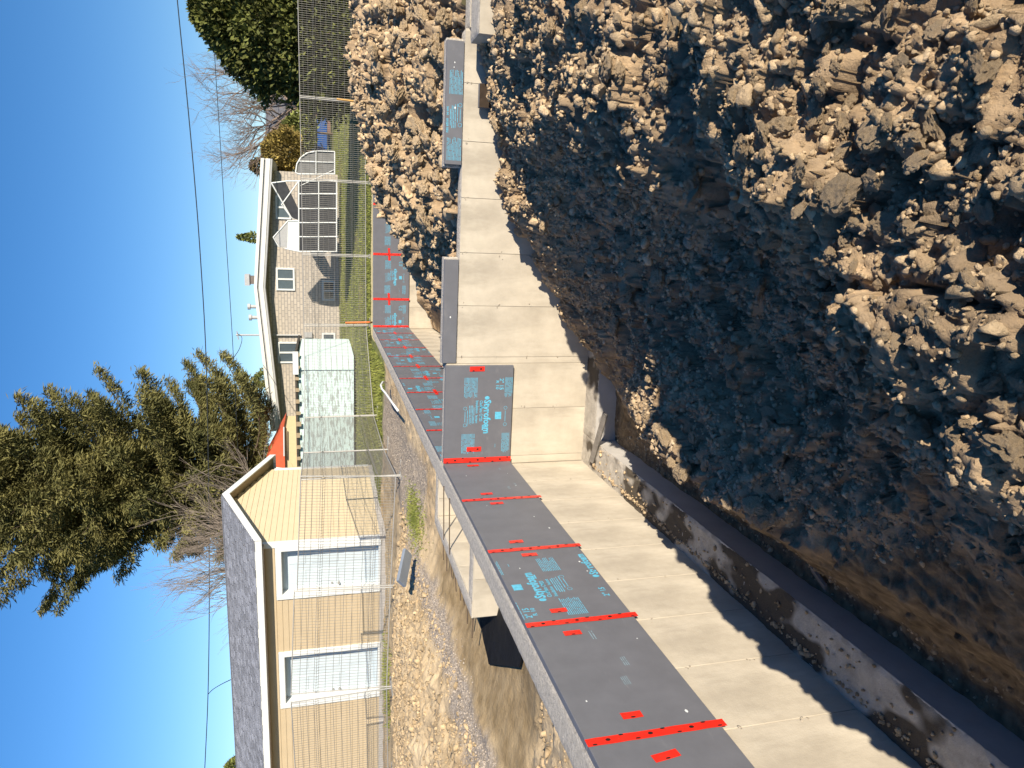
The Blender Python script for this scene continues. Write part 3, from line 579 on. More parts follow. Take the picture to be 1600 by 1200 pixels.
def insulation(fr, W, H, label, group, prints, flip=False, tapes=(), patches=(), base=(0, 0, 0), cross=False, nails=2):
    """fr(p, q, e): point p along, q up, e out of the board's outer face"""
    t = empty('insulation_board', label, 'insulation board', group, base)
    inv = Vector(base); F_ = lambda p, q, e=0: Vector(fr(p, q, e)) - inv
    b = MB(); g = .0025; jw = [random.uniform(-.003, .003) for _ in range(4)]
    c = [(g, jw[0]), (W-g, jw[1]), (W-g, H+jw[2]*.5), (g, H+jw[3]*.5)]; n = 0
    b.v = [tuple(F_(p, q, 0)) for p, q in c] + [tuple(F_(p, q, -.05)) for p, q in c]
    b.f = [(0, 1, 2, 3), (7, 6, 5, 4), (0, 4, 5, 1), (1, 5, 6, 2), (2, 6, 7, 3), (3, 7, 4, 0)]
    b.build('board', foam, t, bevel=.003)
    if prints:
        pr = Print(F_, W, H, flip)
        if prints == 'faint': pr.faint()
        else:
            for (dp, dq) in prints: pr.full(dp, dq)
            if prints == [(-.06, .09)]: pr.text('Styrofoam', .66, .015, .075, .38, .03); pr.disc(.63, .05, .022, .03); pr.text('2" 15', .30, .06, .05, .14, .02)
        if pr.m.f: pr.m.build('print', fade if prints == 'faint' else ink, t)['kind'] = 'stuff'
    def strip(p0, q0, p1, q1, wd, nm='tape', marks=True, wave=.006):
        d = Vector((p1-p0, q1-q0)); L = d.length; d /= L; nn = Vector((-d.y, d.x)); s = MB(); k = max(2, int(L/.06)); prev = None
        for i in range(k+1):
            c0 = Vector((p0, q0)) + d*(L*i/k); e = .003 + random.uniform(0, .0025); o = nn*random.gauss(0, wave*.15)
            a = F_(*(c0+nn*wd/2+o), e); bq = F_(*(c0-nn*wd/2+o), e+.001)
            if prev: s.quad(prev[0], a, bq, prev[1])
            prev = (a, bq)
        tp = s.build(nm, tape, t)
        if marks:
            mk = MB(); k = int(L/.085)
            for i in range(k):
                c0 = Vector((p0, q0)) + d*((i+.5)*L/k) + nn*((i % 3-1)*wd*.36); a = .016; bb = .006 if i % 3 != 1 else .011
                mk.poly([F_(*(c0+d*(a*math.cos(6.283*j/8))+nn*(bb*math.sin(6.283*j/8))), .0075) for j in range(8)])
            if mk.f: mk.build('tape_mark', black, tp)['kind'] = 'stuff'
    for (p0, q0, p1, q1) in tapes: strip(p0, q0, p1, q1, .062)
    for (p0, q0, p1, q1) in patches: strip(p0, q0, p1, q1, .058, 'tape_patch')
    for k in range(nails):
        p, q = random.uniform(.1, W-.1), random.uniform(.08, H-.08); r = random.uniform(.004, .010)
        MB().poly([F_(p+r*1.6*math.cos(1.05*j), q+r*math.sin(1.05*j), .0015) for j in range(6)]).build('dent', white, t)
    return t
HB = .83
gA = 'boards along the long wall'
A_INFO = [('faint', 'grey insulation board on the long wall right beside the inner corner'), (None, 'plain grey insulation board second from the inner corner along the long wall'),
          ('P', 'grey insulation board on the long wall with large blue print the right way up'), ('faint', 'scuffed grey insulation board on the long wall past the blue printed one'),
          ('faint', 'scratched grey insulation board on the long wall, fifth from the inner corner'), (None, 'grey insulation board at the cut end of the long wall row')]
for i, (pr, lab) in enumerate(A_INFO):
    y1 = -1.22*i; y0 = y1-1.22
    fr = (lambda y0: lambda p, q, e=0: (e, y0+p, -HB+q))(y0)
    pa = [(.16, .60, .16, .47), (1.10, .56, 1.10, .42)] if i in (0, 1, 2) else ([(.17, .55, .17, .42), (1.07, .60, 1.07, .47)] if i == 3 else [(1.03, .52, 1.05, .36)])
    insulation(fr, 1.22, HB, lab, gA, [(-.06, .09)] if pr == 'P' else pr, False, [(.0, HB+.006, .0, -.03)], pa, (0, y0, -HB), nails=3)
# board on the cross wall at the inner corner (print upside down), taped to its neighbour in the corner
insulation(lambda p, q, e=0: (.003+p, -e, -HB+q), 1.205, HB, 'grey insulation board on the cross wall with blue print upside down', gA, [(0, 0)], True, [(.035, HB, .03, -.01)], [(1.165, .54, 1.165, .36), (.17, .55, .17, .37)], (0, 0, -HB))
# long wall beyond the cross wall
ORD = ['first', 'second', 'third', 'fourth', 'fifth', 'sixth', 'seventh', 'eighth', 'ninth', 'tenth and last']
for i in range(10):
    y0 = .27+1.193*i; fr = (lambda y0: lambda p, q, e=0: (e, y0+p, -1.0+q))(y0)
    insulation(fr, 1.19, 1.0, 'grey blue-printed insulation board, %s beyond the cross wall in the receding row' % ORD[i], 'boards along the receding wall', [(.1, .08)] if i % 3 else [(-.3, .25), (.6, -.3)], i % 2 == 0, [(1.19, 1.0, 1.19, -.02)], [(1.0, .5, 1.4, .5)] if i < 9 else [], (0, y0, -1.0), nails=1)
dx = [0.0, .80, 2.05, 3.40, 4.65, 5.9]
D_LAB = ['short grey insulation board on the far wall beside the far inner corner', 'grey blue-printed insulation board on the far wall between two red tape crosses', 'grey insulation board on the far wall half hidden by the soil mound', 'grey insulation board on the far wall, mostly buried behind the mound', 'grey insulation board at the buried end of the far wall']
for i, lab in enumerate(D_LAB):
    x0, x1 = dx[i], dx[i+1]; fr = (lambda x0: lambda p, q, e=0: (x0+p, 12.2-e, -1.0+q))(x0)
    insulation(fr, x1-x0, 1.0, lab, 'boards on the far wall', [(.02, .1)], True, [(x1-x0, 1.0, x1-x0, -.02)] + ([(0.02, 1.0, .02, 0)] if i == 0 else []), [(x1-x0-.17, .55, x1-x0+.17, .57)] if i < 3 else [], (x0, 12.2, -1.0), nails=1)
# narrow strips standing on the lowered cross wall
insulation(lambda p, q, e=0: (1.225+p, .055-e, -.135+q), 1.215, .165, 'narrow plain grey insulation strip on the lowered cross wall beside the printed board', None, None, base=(1.225, .055, -.135), nails=1)
insulation(lambda p, q, e=0: (3.48+p, .055-e, -.135+q), 1.29, .19, 'narrow grey insulation strip with two blue printed blocks on the cross wall', None, [(-.10, -.22)], base=(3.48, .055, -.135), nails=3)
# offcut leaning against the cross wall
oc = empty('foam_offcut', 'small dark foam offcut leaning on the cross wall above the bank', 'foam offcut', None, PY(748, 150, 0))
p = PY(747, 150, 0); dark_face_m = mat('dark_face', (.035, .024, .016), .9, .3, 20)  # dark brown front face for the leaning offcut
MB().box(-.125, .125, -.10, -.05, -.30, 0).build('board', foam, oc, bevel=.003); MB().box(-.122, .122, -.106, -.1005, -.30, -.004).build('dark_face', dark_face_m, oc)
oc.location = (p.x, .05, p.z)
# second offcut lying on the dirt heap by the garage
p1, p2 = PZ(640, 862, .20), PZ(630, 912, .34)
ob = empty('foam_offcut', 'slim grey foam offcut lying on the tan dirt heap', 'foam offcut', None, (p1+p2)/2)
d_ = (p2-p1); L_ = d_.length
MB().box(-L_/2, L_/2, -.09, .09, -.025, .025).build('board', mat('foam_offcut', (.16, .19, .24), .5, .1, 6), ob, bevel=.003)
ob.rotation_euler = (R(38), -math.asin(d_.z/L_), math.atan2(d_.y, d_.x))
ob.location = ob.location + Vector((0, 0, .03))
# white conduit hook sticking out of the soil by the receding wall
hk = [PZ(622, 642, .08), PZ(612, 628, .12), PZ(603, 615, .17), PZ(597, 608, .22), PZ(595, 602, .22), PZ(598, 597, .15), PZ(603, 598, .05)]
tag(MB().tube(hk, .022, 8).build('conduit', white, smooth=True), 'white plastic conduit bent into a hook beside the receding wall', 'pipe')

# scrap boards left in the trench
wood = mat('weathered_board', (.20, .185, .165), .9, .25, 12, .5, 50)
for (xa, ya, xb, yb, Z, lab) in ((922, 722, 948, 646, -1.755, 'thin weathered board lying on the cross wall footing in the inner corner'), (1268, 888, 1292, 920, -2.0, 'short board stub stuck in the trench between footing and dug soil')):
    p, q = PZ(xa, ya, Z), PZ(xb, yb, Z); L_ = (q-p).length; o = MB().box(-L_/2, L_/2, -.035, .035, -.012, .012).build('board_scrap', wood, bevel=.003)
    o.location = (p+q)/2; o.rotation_euler = (.5, -.04, math.atan2(q.y-p.y, q.x-p.x)); tag(o, lab, 'board')

# ------------------------------------------------------------------ construction fence
wire_m = mat('wire', (.24, .235, .22), .6, .15, 20, metal=.3)
def fence_panel(p, q, label, h=1.85, mid=True):
    p, q = Vector(p), Vector(q); L = (q-p).length; t = empty('fence_panel', label, 'fence panel', 'temporary construction fence', p, math.atan2(q.y-p.y, q.x-p.x))
    tilt = math.atan2(q.z-p.z, (q.xy-p.xy).length); t.rotation_euler = (0, -tilt, t.rotation_euler.z)
    for x in (.02, L-.02): MB().tube([(x, 0, 0), (x, 0, h)], .0135, 8).build('post', steel, t)
    MB().tube([(0, 0, h-.01), (L, 0, h-.01)], .011, 6).build('rail', steel, t); MB().tube([(0, 0, .10), (L, 0, .10)], .011, 6).build('rail', steel, t)
    wv = MB(); k = int(L/.055)
    levels = [(.1, 0), (.42, 0), (.46, -.035), (.50, 0), (1.40, 0), (1.44, -.035), (1.48, 0), (h-.01, 0)]
    for i in range(1, k):
        x = L*i/k; wv.tube([(x, b, z) for z, b in levels], .0042, 3)
    for z, b in [(.16, 0), (.30, 0), (.42, 0), (.46, -.035), (.50, 0), (.66, 0), (.82, 0), (.98, 0), (1.13, 0), (1.27, 0), (1.40, 0), (1.44, -.035), (1.48, 0), (1.62, 0), (1.74, 0)]:
        wv.tube([(0, b, z), (L, b, z)], .0042, 3)
    o = wv.build('wire_mesh', wire_m, t); o['kind'] = 'stuff'
    for x in (.02, L-.02): MB().box(x-.04, x+.04, -.30, .30, -.02, .012).build('foot', steel, t)
    return t
def gz(x, y): return float(yard_h(np.array([x]), np.array([y]))[0]) if (x < -.3 and y < 13.2) else .06
FP = [(-10.2, 4.6), (-8.2, 4.5), (-6.05, 4.35), (-4.05, 4.65), (-1.85, 4.85), (-2.15, 7.45), (-2.10, 10.3), (-.05, 12.9), (1.95, 13.0), (4.0, 13.05), (6.15, 13.1), (8.8, 13.05), (11.5, 13.1)]
FL = ['wire fence panel before the far left stretch of garage wall', 'wire fence panel before the plain siding beside a garage door', 'wire fence panel in front of the left garage door', 'wire fence panel in front of the garage door nearest the corner', 'short wire fence panel running back beside the garage gable end', 'wire fence panel before the peeling aqua wall, set back beside the garage', 'wire fence panel angled across the lawn corner before the aqua wall', 'wire fence panel behind the far wall, before the shaded basement windows', 'wire fence panel behind the far wall, before the white pipe shelter', 'wire fence panel half behind the mound, before the shelter end', 'wire fence panel above the mound, before the dark cedar', 'wire fence panel at the cedar end of the fence row']
for i, lab in enumerate(FL):
    (xa, ya), (xb, yb) = FP[i], FP[i+1]
    fence_panel((xa, ya, gz(xa, ya)), (xb, yb, gz(xb, yb)), lab, 1.85 if i > 2 else 1.9)

# ------------------------------------------------------------------ garage
sidm = mat('tan_siding', (.42, .345, .235), .6, .04, 3); sidg = mat('gable_siding', (.52, .44, .30), .6, .04, 3)  # gable boards are lighter in colour than the front boards
shing = mat('shingle', (.17, .185, .225), .95, .3, 25, .6, 60, tint=.25); wrap_m = mat('wall_wrap', (.30, .24, .16), .8, .1)  # plain dull brown for wall core, roof deck and rafter ends
found_m = mat('parging', (.36, .35, .34), .9, .1, 8, .3)
G0 = PZ(601, 838, .08); GR = R(-3)
ga = empty('garage', 'tan sided garage with grey shingle roof and two white doors', 'garage', None, (G0.x, G0.y, .06), GR)
Minv = (Matrix.Translation((G0.x, G0.y, .06)) @ Matrix.Rotation(GR, 4, 'Z')).inverted()
def gloc(x, y, yl):                                   # photo pixel -> garage coordinates on the plane y = yl
    o = Minv @ CAM; d = Minv.to_3x3() @ ray(x, y); return o + d*((yl-o.y)/d.y)
GW = 3.0
while proj(Minv.inverted() @ Vector((0, GW, 1)))[1] > 729 and GW < 9: GW += .05
ZE = gloc(411, 900, -.32).z; ZR = gloc(358, 790, GW/2).z
GL = -9.0; wt = ZE + .02
print('GARAGE', G0, GW, ZE, ZR, proj(Minv.inverted() @ Vector((0, GW/2, ZR))))
doors = []; door_m = mat('door_paint', (.45, .53, .59), .4, .05, 3)
for (ya, yb) in ((848, 930), (1011, 1097)):
    doors.append((gloc(515, yb, 0).x, gloc(515, ya, 0).x))
dz1 = gloc(431, 900, 0).z; dz0 = .10
MB().box(GL, 0, .0, GW, -.3, .12).build('footing_wall', found_m, ga)
slope = (ZR-ZE)/(GW/2+.32)
# wall core behind the boards, with door openings
wc = MB(); xs_ = [GL]; 
for a, b in sorted(doors): wc.box(xs_[-1], a, .02, .10, .12, wt); wc.box(a, b, .02, .10, dz1, wt); wc.box(a, b, .24, .26, .12, dz1); xs_.append(b)
wc.box(xs_[-1], -.02, .02, .10, .12, wt)
wc.prism([(.1, .12), (GW-.02, .12), (GW-.02, wt), (GW/2, ZR-.14), (.1, wt)], 'x', -.10, -.02)
wc.build('wall', wrap_m, ga)
# lap siding, board by board
EX = .128
def lap(x0, x1, z, h, m, front=True, y0=0, y1=0):
    if front: MB().prism([(.024, z), (.002, z), (.014, z+h), (.024, z+h)], 'x', x0, x1).build('siding_board', m, ga)
    else: MB().prism([(-.024, z), (-.002, z), (-.014, z+h), (-.024, z+h)], 'y', y0, y1).build('siding_board', m, ga)
k = 0
while .12+k*EX < wt:
    z = .12+k*EX; h = min(EX+.004, wt-z); spans = [(GL, 0)]
    if z < dz1-.02:
        d0, d1 = sorted(doors); spans = [(GL, d0[0]), (d0[1], d1[0]), (d1[1], -.06)]
    for a, b in spans: lap(a, b, z, h, sidm)
    k += 1
k = 0
while .12+k*EX < ZR-.1:
    z = .12+k*EX; h = EX+.004; hy = 0 if z < wt+.1 else (z-.1-wt)/slope
    if GW-2*hy > .3: lap(0, 0, z, h, sidg, False, .04+hy, GW-.04-hy)
    k += 1
MB().box(-.10, .012, -.012, .10, .12, wt).build('corner_board', white, ga, bevel=.004); MB().box(-.05, .012, GW-.10, GW+.01, .12, wt).build('corner_board', white, ga, bevel=.004)
for i, (a, b) in enumerate(doors):
    dr = link('door', MB().mesh('door_frame'), None, ga); dr.data.materials.append(white)
    fr_ = MB(); T = .13
    fr_.box(a, a+T, -.03, .24, dz0, dz1); fr_.box(b-T, b, -.03, .24, dz0, dz1); fr_.box(a+T, b-T, -.03, .24, dz1-T, dz1); fr_.box(a+T, b-T, -.01, .24, dz0, dz0+.05)
    fr_.build('frame', white, dr, bevel=.006)
    MB().box(a+T, b-T, .20, .235, dz0+.05, dz1-T).build('leaf', door_m, dr)
    w2 = (b-a-2*T)
    for cx in (.27, .73):
        for (za, zb) in ((.08, .36), (.42, .70), (.76, .93)):
            hh = dz1-T-dz0-.05; c = a+T+w2*cx
            MB().box(c-w2*.15, c+w2*.15, .190, .203, dz0+.05+za*hh, dz0+.05+zb*hh).build('door_panel', door_m, dr, bevel=.01)
    MB().tube([(a+T+.08, .20, dz0+.95), (a+T+.08, .13, dz0+.95)], .028, 10).build('knob', steel, dr); MB().tube([(a+T+.08, .20, dz0+1.10), (a+T+.08, .17, dz0+1.10)], .025, 10).build('lock', steel, dr)
# roof: deck, courses of shingles, fascia, rakes, soffit
OV = .32
def rz(y): return ZE + .16 + (y+OV)*slope if y <= GW/2 else ZE + .16 + (GW+OV-y)*slope
MB().prism([(-OV+.02, rz(-OV)-.05), (GW/2, rz(GW/2)-.05), (GW+OV-.02, rz(GW+OV)-.05), (GW+OV-.02, rz(GW+OV)-.09), (GW/2, rz(GW/2)-.09), (-OV+.02, rz(-OV)-.09)], 'x', GL, .26).build('roof_deck', wrap_m, ga)
nC = 16
for side in (0, 1):
    for c in range(nC):
        ya = -OV-.03+(GW/2+OV+.03)*c/nC; yb = -OV-.03+(GW/2+OV+.03)*(c+1.15)/nC; V = []; Q = []; TT = []
        xk = GL + (c % 2)*.16
        while xk < .29:
            xe = min(xk+.21, .29); j = random.uniform(-.008, .008); n0 = len(V); za = rz(ya)+.012+random.uniform(0, .006); zb = rz(min(yb, GW/2))-.004
            P4 = [(xk+.004, ya+j, za), (xe-.004, ya+j, za), (xe-.004, min(yb, GW/2), zb), (xk+.004, min(yb, GW/2), zb), (xk+.004, ya+j, za-.018), (xe-.004, ya+j, za-.018)]
            if side: P4 = [(x_, GW-y_, z_) for x_, y_, z_ in P4]
            V += P4; Q += [(n0, n0+1, n0+2, n0+3), (n0+4, n0+5, n0+1, n0)]; TT += [random.random()]*6; xk += .21
        fast_mesh('shingle_course', V, Q, shing, ga, attr=TT, size=4)
MB().box(GL, .28, -OV-.02, -OV+.005, ZE, ZE+.155).build('fascia', white, ga, bevel=.004)
MB().box(GL, .28, GW+OV-.005, GW+OV+.02, ZE, ZE+.155).build('fascia', white, ga, bevel=.004)
MB().box(GL, .02, -OV+.006, .0, wt-.03, wt-.012).build('soffit', mat('soffit', (.34, .31, .27), .7, .05), ga)
for s in (0, 1):
    a = [(-OV-.02, ZE), (GW/2, ZR-.02), (GW/2, ZR+.145), (-OV-.02, ZE+.155)]
    if s: a = [(GW-y_, z_) for y_, z_ in a][::-1]
    MB().prism(a, 'x', .26, .295).build('rake_board', white, ga, bevel=.004)
MB().box(GL, .26, GW/2-.12, GW/2+.12, ZR+.125, ZR+.16).build('ridge_cap', shing, ga, bevel=.01)

# ------------------------------------------------------------------ bungalow
brick = bpy.data.materials.new('pale_brick'); brick.use_nodes = True
_n = brick.node_tree.nodes; _l = brick.node_tree.links; bt = _n.new('ShaderNodeTexBrick'); tc = _n.new('ShaderNodeTexCoord'); mp = _n.new('ShaderNodeMapping'); mp.inputs['Rotation'].default_value = (R(90), 0, 0)
bt.inputs['Color1'].default_value = (.36, .325, .28, 1); bt.inputs['Color2'].default_value = (.43, .39, .335, 1); bt.inputs['Mortar'].default_value = (.25, .235, .22, 1)
bt.inputs['Scale'].default_value = 1; bt.inputs['Brick Width'].default_value = .34; bt.inputs['Row Height'].default_value = .16; bt.inputs['Mortar Size'].default_value = .022
_l.new(tc.outputs['Object'], mp.inputs[0]); _l.new(mp.outputs[0], bt.inputs['Vector']); _l.new(bt.outputs['Color'], _n['Principled BSDF'].inputs['Base Color']); _n['Principled BSDF'].inputs['Roughness'].default_value = .9
glass = mat('window_glass', (.06, .08, .10), .08, .1, spec=.8); roofm = mat('roof_edge', (.60, .61, .60), .5, .05); darkm = mat('dark_film', (.035, .037, .042), .45, .3, 3); greym = mat('grey_trim', (.33, .34, .35), .6, .08)
BY = 32.0
def bp(x, y, Y=BY): return PY(x, y, Y)
xr, xl = bp(450, 268).x, bp(450, 660).x; zb = bp(527, 430).z - .25
bw = empty('brick_bungalow', 'pale brick bungalow with low white-edged gable roof behind the lawn', 'house', None, (xl, BY, zb))
def B_(p): return Vector((p.x-xl, p.y-BY, p.z-zb))
eR, pk, eL = B_(bp(424, 250)), B_(bp(413, 447)), B_(bp(438, 668)); Wd = xr-xl
MB().prism([(0, 0), (Wd, 0), (Wd, eR.z), (pk.x, pk.z), (0, eL.z)], 'y', 0, 9).build('wall', brick, bw)
def rake(dz0_, dz1_, y0, y1, m, nm, ext=0):
    MB().prism([(eL.x-ext, eL.z+dz0_), (pk.x, pk.z+dz0_), (eR.x+ext, eR.z+dz0_), (eR.x+ext, eR.z+dz1_), (pk.x, pk.z+dz1_), (eL.x-ext, eL.z+dz1_)], 'y', y0, y1).build(nm, m, bw)
rake(-.10, .0, -.75, 9.4, greym, 'soffit'); rake(.005, .20, -.78, 9.4, roofm, 'fascia'); rake(.205, .30, -.70, 9.4, greym, 'fascia_band'); rake(.305, .46, -.80, 9.5, roofm, 'roof_edge')
def window(par, x0, y0, x1, y1, toB, nm='window', split=True):
    p, q = toB(bp(x1, y1)), toB(bp(x0, y0)); a, b = min(p.x, q.x), max(p.x, q.x); c, d = min(p.z, q.z), max(p.z, q.z); T = .09
    wnd = MB().box(a, b, -.07, .0, c, c+T).box(a, b, -.07, .0, d-T, d).box(a, a+T, -.07, 0, c+T, d-T).box(b-T, b, -.07, 0, c+T, d-T)
    if split: wnd.box((a+b)/2-T/2, (a+b)/2+T/2, -.07, 0, c+T, d-T)
    f = wnd.build(nm, white, par); mid = (a+b)/2
    for (u0, u1) in ([(a+T, mid-T/2), (mid+T/2, b-T)] if split else [(a+T, b-T)]): MB().box(u0, u1, -.03, -.01, c+T, d-T).build('pane', glass, f)
window(bw, 431, 418, 461, 454, B_); window(bw, 434, 534, 468, 567, B_); window(bw, 430, 305, 455, 343, B_); window(bw, 503, 438, 524, 470, B_); window(bw, 503, 520, 524, 543, B_)
for (xa, xb, y) in ((383, 402, 437),):
    p, q = B_(bp(xa, y, BY+2)), B_(bp(xb, y, BY+2)); ch = MB().box(p.x-.22, p.x+.22, 1.8, 2.3, q.z-.5, p.z-.25).build('chimney', mat('chimney_brick', (.13, .115, .105), .9, .2, 8), bw); MB().box(p.x-.30, p.x+.30, 1.7, 2.4, p.z-.25, p.z).build('chimney_cap', greym, ch)
for (xa, xb, y) in ((387, 404, 479), (389, 405, 496)):
    p, q = B_(bp(xa, y, BY+2)), B_(bp(xb, y, BY+2)); st = MB().tube([(p.x, 2, q.z-.4), (p.x, 2, p.z-.15)], .10, 10).build('roof_vent', greym, bw); MB().tube([(p.x, 2, p.z-.15), (p.x, 2, p.z)], .17, 10).build('vent_cap', greym, st)
p, q = B_(bp(369, 523)), B_(bp(470, 523)); MB().tube([(p.x, -.1, q.z), (p.x, -.1, p.z)], .045, 8).build('service_mast', greym, bw); MB().tube([(p.x-.25, -.1, p.z-.12), (p.x+.2, -.1, p.z-.05)], .03, 6).build('mast_arm', greym, bw)
q = B_(bp(482, 523)); MB().box(q.x-.14, q.x+.14, -.14, -.0, q.z-.2, q.z+.2).build('meter_box', greym, bw)

# aqua block wall building, paint peeling
aqua = mat('aqua_paint', (.50, .645, .66), .8, .06, 3, .3, 30); overlay(aqua, (.20, .205, .205), 4.5, .50, .56, (.8, .8, 3.2), .65, seed=4, detail=12)
AY = 20.0
pa, pb = PY(466, 728, AY), PY(548, 556, AY); za = PY(549, 640, AY).z - .1; zt = PY(466, 640, AY).z
aq = empty('block_shed', 'flat roofed block building with peeling pale aqua paint behind the garage', 'building', None, (pb.x, AY, za))
Lq = pb.x-PY(500, 740, AY).x + 1.2; Hq = zt-za
MB().box(-Lq, -.55, 0, 4.4, 0, Hq).build('wall', aqua, aq); aq2 = mat('pale_aqua', (.52, .65, .66), .8, .08, 4, .3)
MB().box(-.545, 0, -.05, 4.4, 0, Hq-.02).build('corner_pier', aq2, aq)
for r_ in range(9):
    z = Hq*(r_+1)/10
    MB().box(-.545, .004, -.054, -.046, z-.006, z+.006).build('block_joint', greym, aq)
MB().box(-Lq-.1, .15, -.12, 4.5, Hq+.01, Hq+.09).build('roof', mat('tar_roof', (.05, .045, .04), .9, .3, 6), aq); 
for k_ in range(14): 
    x_ = -Lq + k_*Lq/13; MB().box(x_, x_+random.uniform(.08, .2), -.16, -.125, Hq-.05-random.uniform(0, .06), Hq+.08).build('rafter_end', wrap_m, aq)
MB().box(-.7, .2, -.18, -.14, Hq-.05, Hq+.16).build('eave_board', white, aq, bevel=.004)
# awning with red roof behind it
RY = 24.0; p = PY(455, 695, RY)
rs = empty('red_roof_shed', 'little cream shed with steep red roof behind the aqua wall', 'shed', None, (p.x, RY, PY(560, 695, RY).z))
a_, b_, c_ = PY(462, 725, RY)-rs.location, PY(442, 668, RY)-rs.location, PY(415, 715, RY)-rs.location; z0_ = PY(445, 700, RY).z-rs.location.z
MB().box(a_.x-.6, b_.x, 0, 2, 0, z0_).build('wall', mat('cream', (.55, .44, .26), .7, .05), rs); MB().prism([(a_.x-.6, z0_), (b_.x+.15, z0_), (b_.x-.1, z0_+.12), (a_.x+.25, c_.z), (a_.x-.6, c_.z)], 'y', -.2, 2.2).build('roof', mat('red_roof', (.50, .10, .045), .6, .1, 5), rs)
MB().tube([(a_.x+.05, -.3, c_.z+.05), (a_.x-.1, -.3, z0_+.1)], .04, 6).build('eave_trim', white, rs); MB().tube([(b_.x+.1, -.3, z0_), (a_.x+.5, -.3, z0_+.02)], .03, 6).build('gutter', white, rs)

# white pipe shelter (car shelter frame) in front of the bungalow
SY = 29.0
def sp(x, y, Y=SY): return PY(x, y, Y)
sh = empty('pipe_shelter', 'white tube shelter frame with torn dark plastic film before the bungalow', 'shelter', None, sp(527, 340))
def S_(x, y, Y=SY): return sp(x, y, Y) - sh.location
def stube(pts, r=.033, par=sh, nm='tube'): MB().tube(pts, r, 8).build(nm, white, par)
for yq in (283, 303, 326, 348, 370, 393): stube([S_(467, yq), S_(527, yq)])
for xq in (467, 498, 526): stube([S_(xq, 283), S_(xq, 393)])
for i, yq in enumerate((283, 303, 326, 348, 370)):
    yn = (303, 326, 348, 370, 393)[i]
    for xa, xb in ((467, 498), (498, 526)):
        a, b = S_(xa, yn), S_(xb, yq); film = MB().box(min(a.x, b.x)+.03, max(a.x, b.x)-.03, .02, .03, min(a.z, b.z)+.03, max(a.z, b.z)-.03).build('film_panel', darkm, sh)
# torn roof flap and the two gable pieces
stube([S_(467, 283), S_(448, 283), S_(424, 286)]); stube([S_(424, 286), S_(455, 340), S_(467, 346)]); stube([S_(467, 283), S_(440, 320), S_(455, 340)])
fl = MB(); A = [S_(424, 286), S_(446, 284), S_(466, 326), S_(467, 344), S_(455, 340)]; fl.poly(A); fl.poly([v+Vector((0, .04, 0)) for v in A][::-1]); fl.build('torn_film', darkm, sh)
stube([S_(467, 345), S_(450, 345), S_(427, 371), S_(435, 385), S_(448, 389), S_(468, 393)]); A = [S_(467, 346), S_(450, 346), S_(449, 388), S_(467, 392)]
fl = MB().poly(A).poly([v+Vector((0, .04, 0)) for v in A][::-1]); fl.build('white_sheet', mat('white_sheet', (.62, .68, .68), .5, .05), sh)
A = [S_(450, 347), S_(428, 371), S_(436, 384), S_(449, 388)]; MB().poly(A).poly([v+Vector((0, .04, 0)) for v in A][::-1]).build('film_panel', greym, sh)
# rounded end frame
sh2 = empty('pipe_arch', 'white rounded tube end frame with dark netting beside the bungalow corner', 'shelter', None, sp(523, 255)); 
def T_(x, y): return sp(x, y) - sh2.location
arch = [T_(523, 237), T_(494, 236), T_(480, 239), T_(470, 246), T_(464, 256), T_(462, 270)]
for pts in (arch, [T_(523, 237), T_(523, 272)], [T_(494, 236), T_(494, 272)], [T_(468, 252), T_(523, 254)], [T_(462, 270), T_(467, 272), T_(523, 272)]): MB().tube(pts, .033, 8).build('tube', white, sh2)
A = arch + [T_(523, 272)][::-1]; A = arch[:-1] + [T_(463, 270), T_(522, 271)]; MB().poly([v+Vector((0, .03, 0)) for v in A]).poly([v+Vector((0, .06, 0)) for v in A][::-1]).build('netting', mat('dark_netting', (.14, .145, .15), .8, .2, 4), sh2)
MB().tube([T_(523, 265), T_(470, 290)], .02, 6).build('brace', white, sh2)

# far neighbour house and blue car
NY = 48.0
nh = empty('far_house', 'distant grey roofed house with white windows behind the bare tree', 'house', None, PY(520, 170, NY))
def N_(x, y, Y=NY): return PY(x, y, Y) - nh.location
a, b = N_(470, 207), N_(520, 130)
MB().box(a.x, b.x+4, 0, 8, -.2, N_(447, 170).z).build('wall', mat('brown_wall', (.16, .10, .09), .9, .2, 3), nh)
MB().prism([(-.8, N_(447, 170).z), (8.8, N_(447, 170).z), (4, N_(408, 150).z)], 'x', a.x-.6, b.x+4.5).build('roof', mat('grey_roof', (.17, .17, .18), .9, .2, 6, .5), nh)
for (y0, y1) in ((163, 176), (180, 194)):
    p, q = N_(466, y1), N_(449, y0); f = MB().box(p.x-.1, q.x+.1, -.1, .0, p.z-.1, q.z+.1).build('window', white, nh); MB().box(p.x+.12, q.x-.12, -.12, -.09, p.z+.12, q.z-.12).build('pane', glass, f)
CY = 43.0
car = empty('parked_car', 'blue car parked beyond the lawn behind the pipe arch', 'car', None, (PY(515, 212, CY).x, CY, float(lawn_h(np.array([0.]), np.array([CY]))[0])))
bl = mat('blue_car_paint', (.02, .07, .24), .25, .05, coat=.6); z = .62
MB().prism([(-2.1, .28), (2.1, .28), (2.15, .75), (1.3, .92), (-2.0, .95), (-2.15, .7)], 'y', -.85, .85).build('body', bl, car, bevel=.05)
cb = MB().prism([(-1.75, .93), (1.0, .93), (.45, 1.42), (-1.35, 1.45)], 'y', -.74, .74).build('cabin', glass, car, bevel=.05); MB().box(-1.3, .42, -.70, .70, 1.43, 1.48).build('roof', bl, car, bevel=.02)
for wx in (-1.35, 1.35):
    for wy in (-.8, .8): MB().tube([(wx, wy-.1, .33), (wx, wy+.1, .33)], .33, 14).build('wheel', black, car)
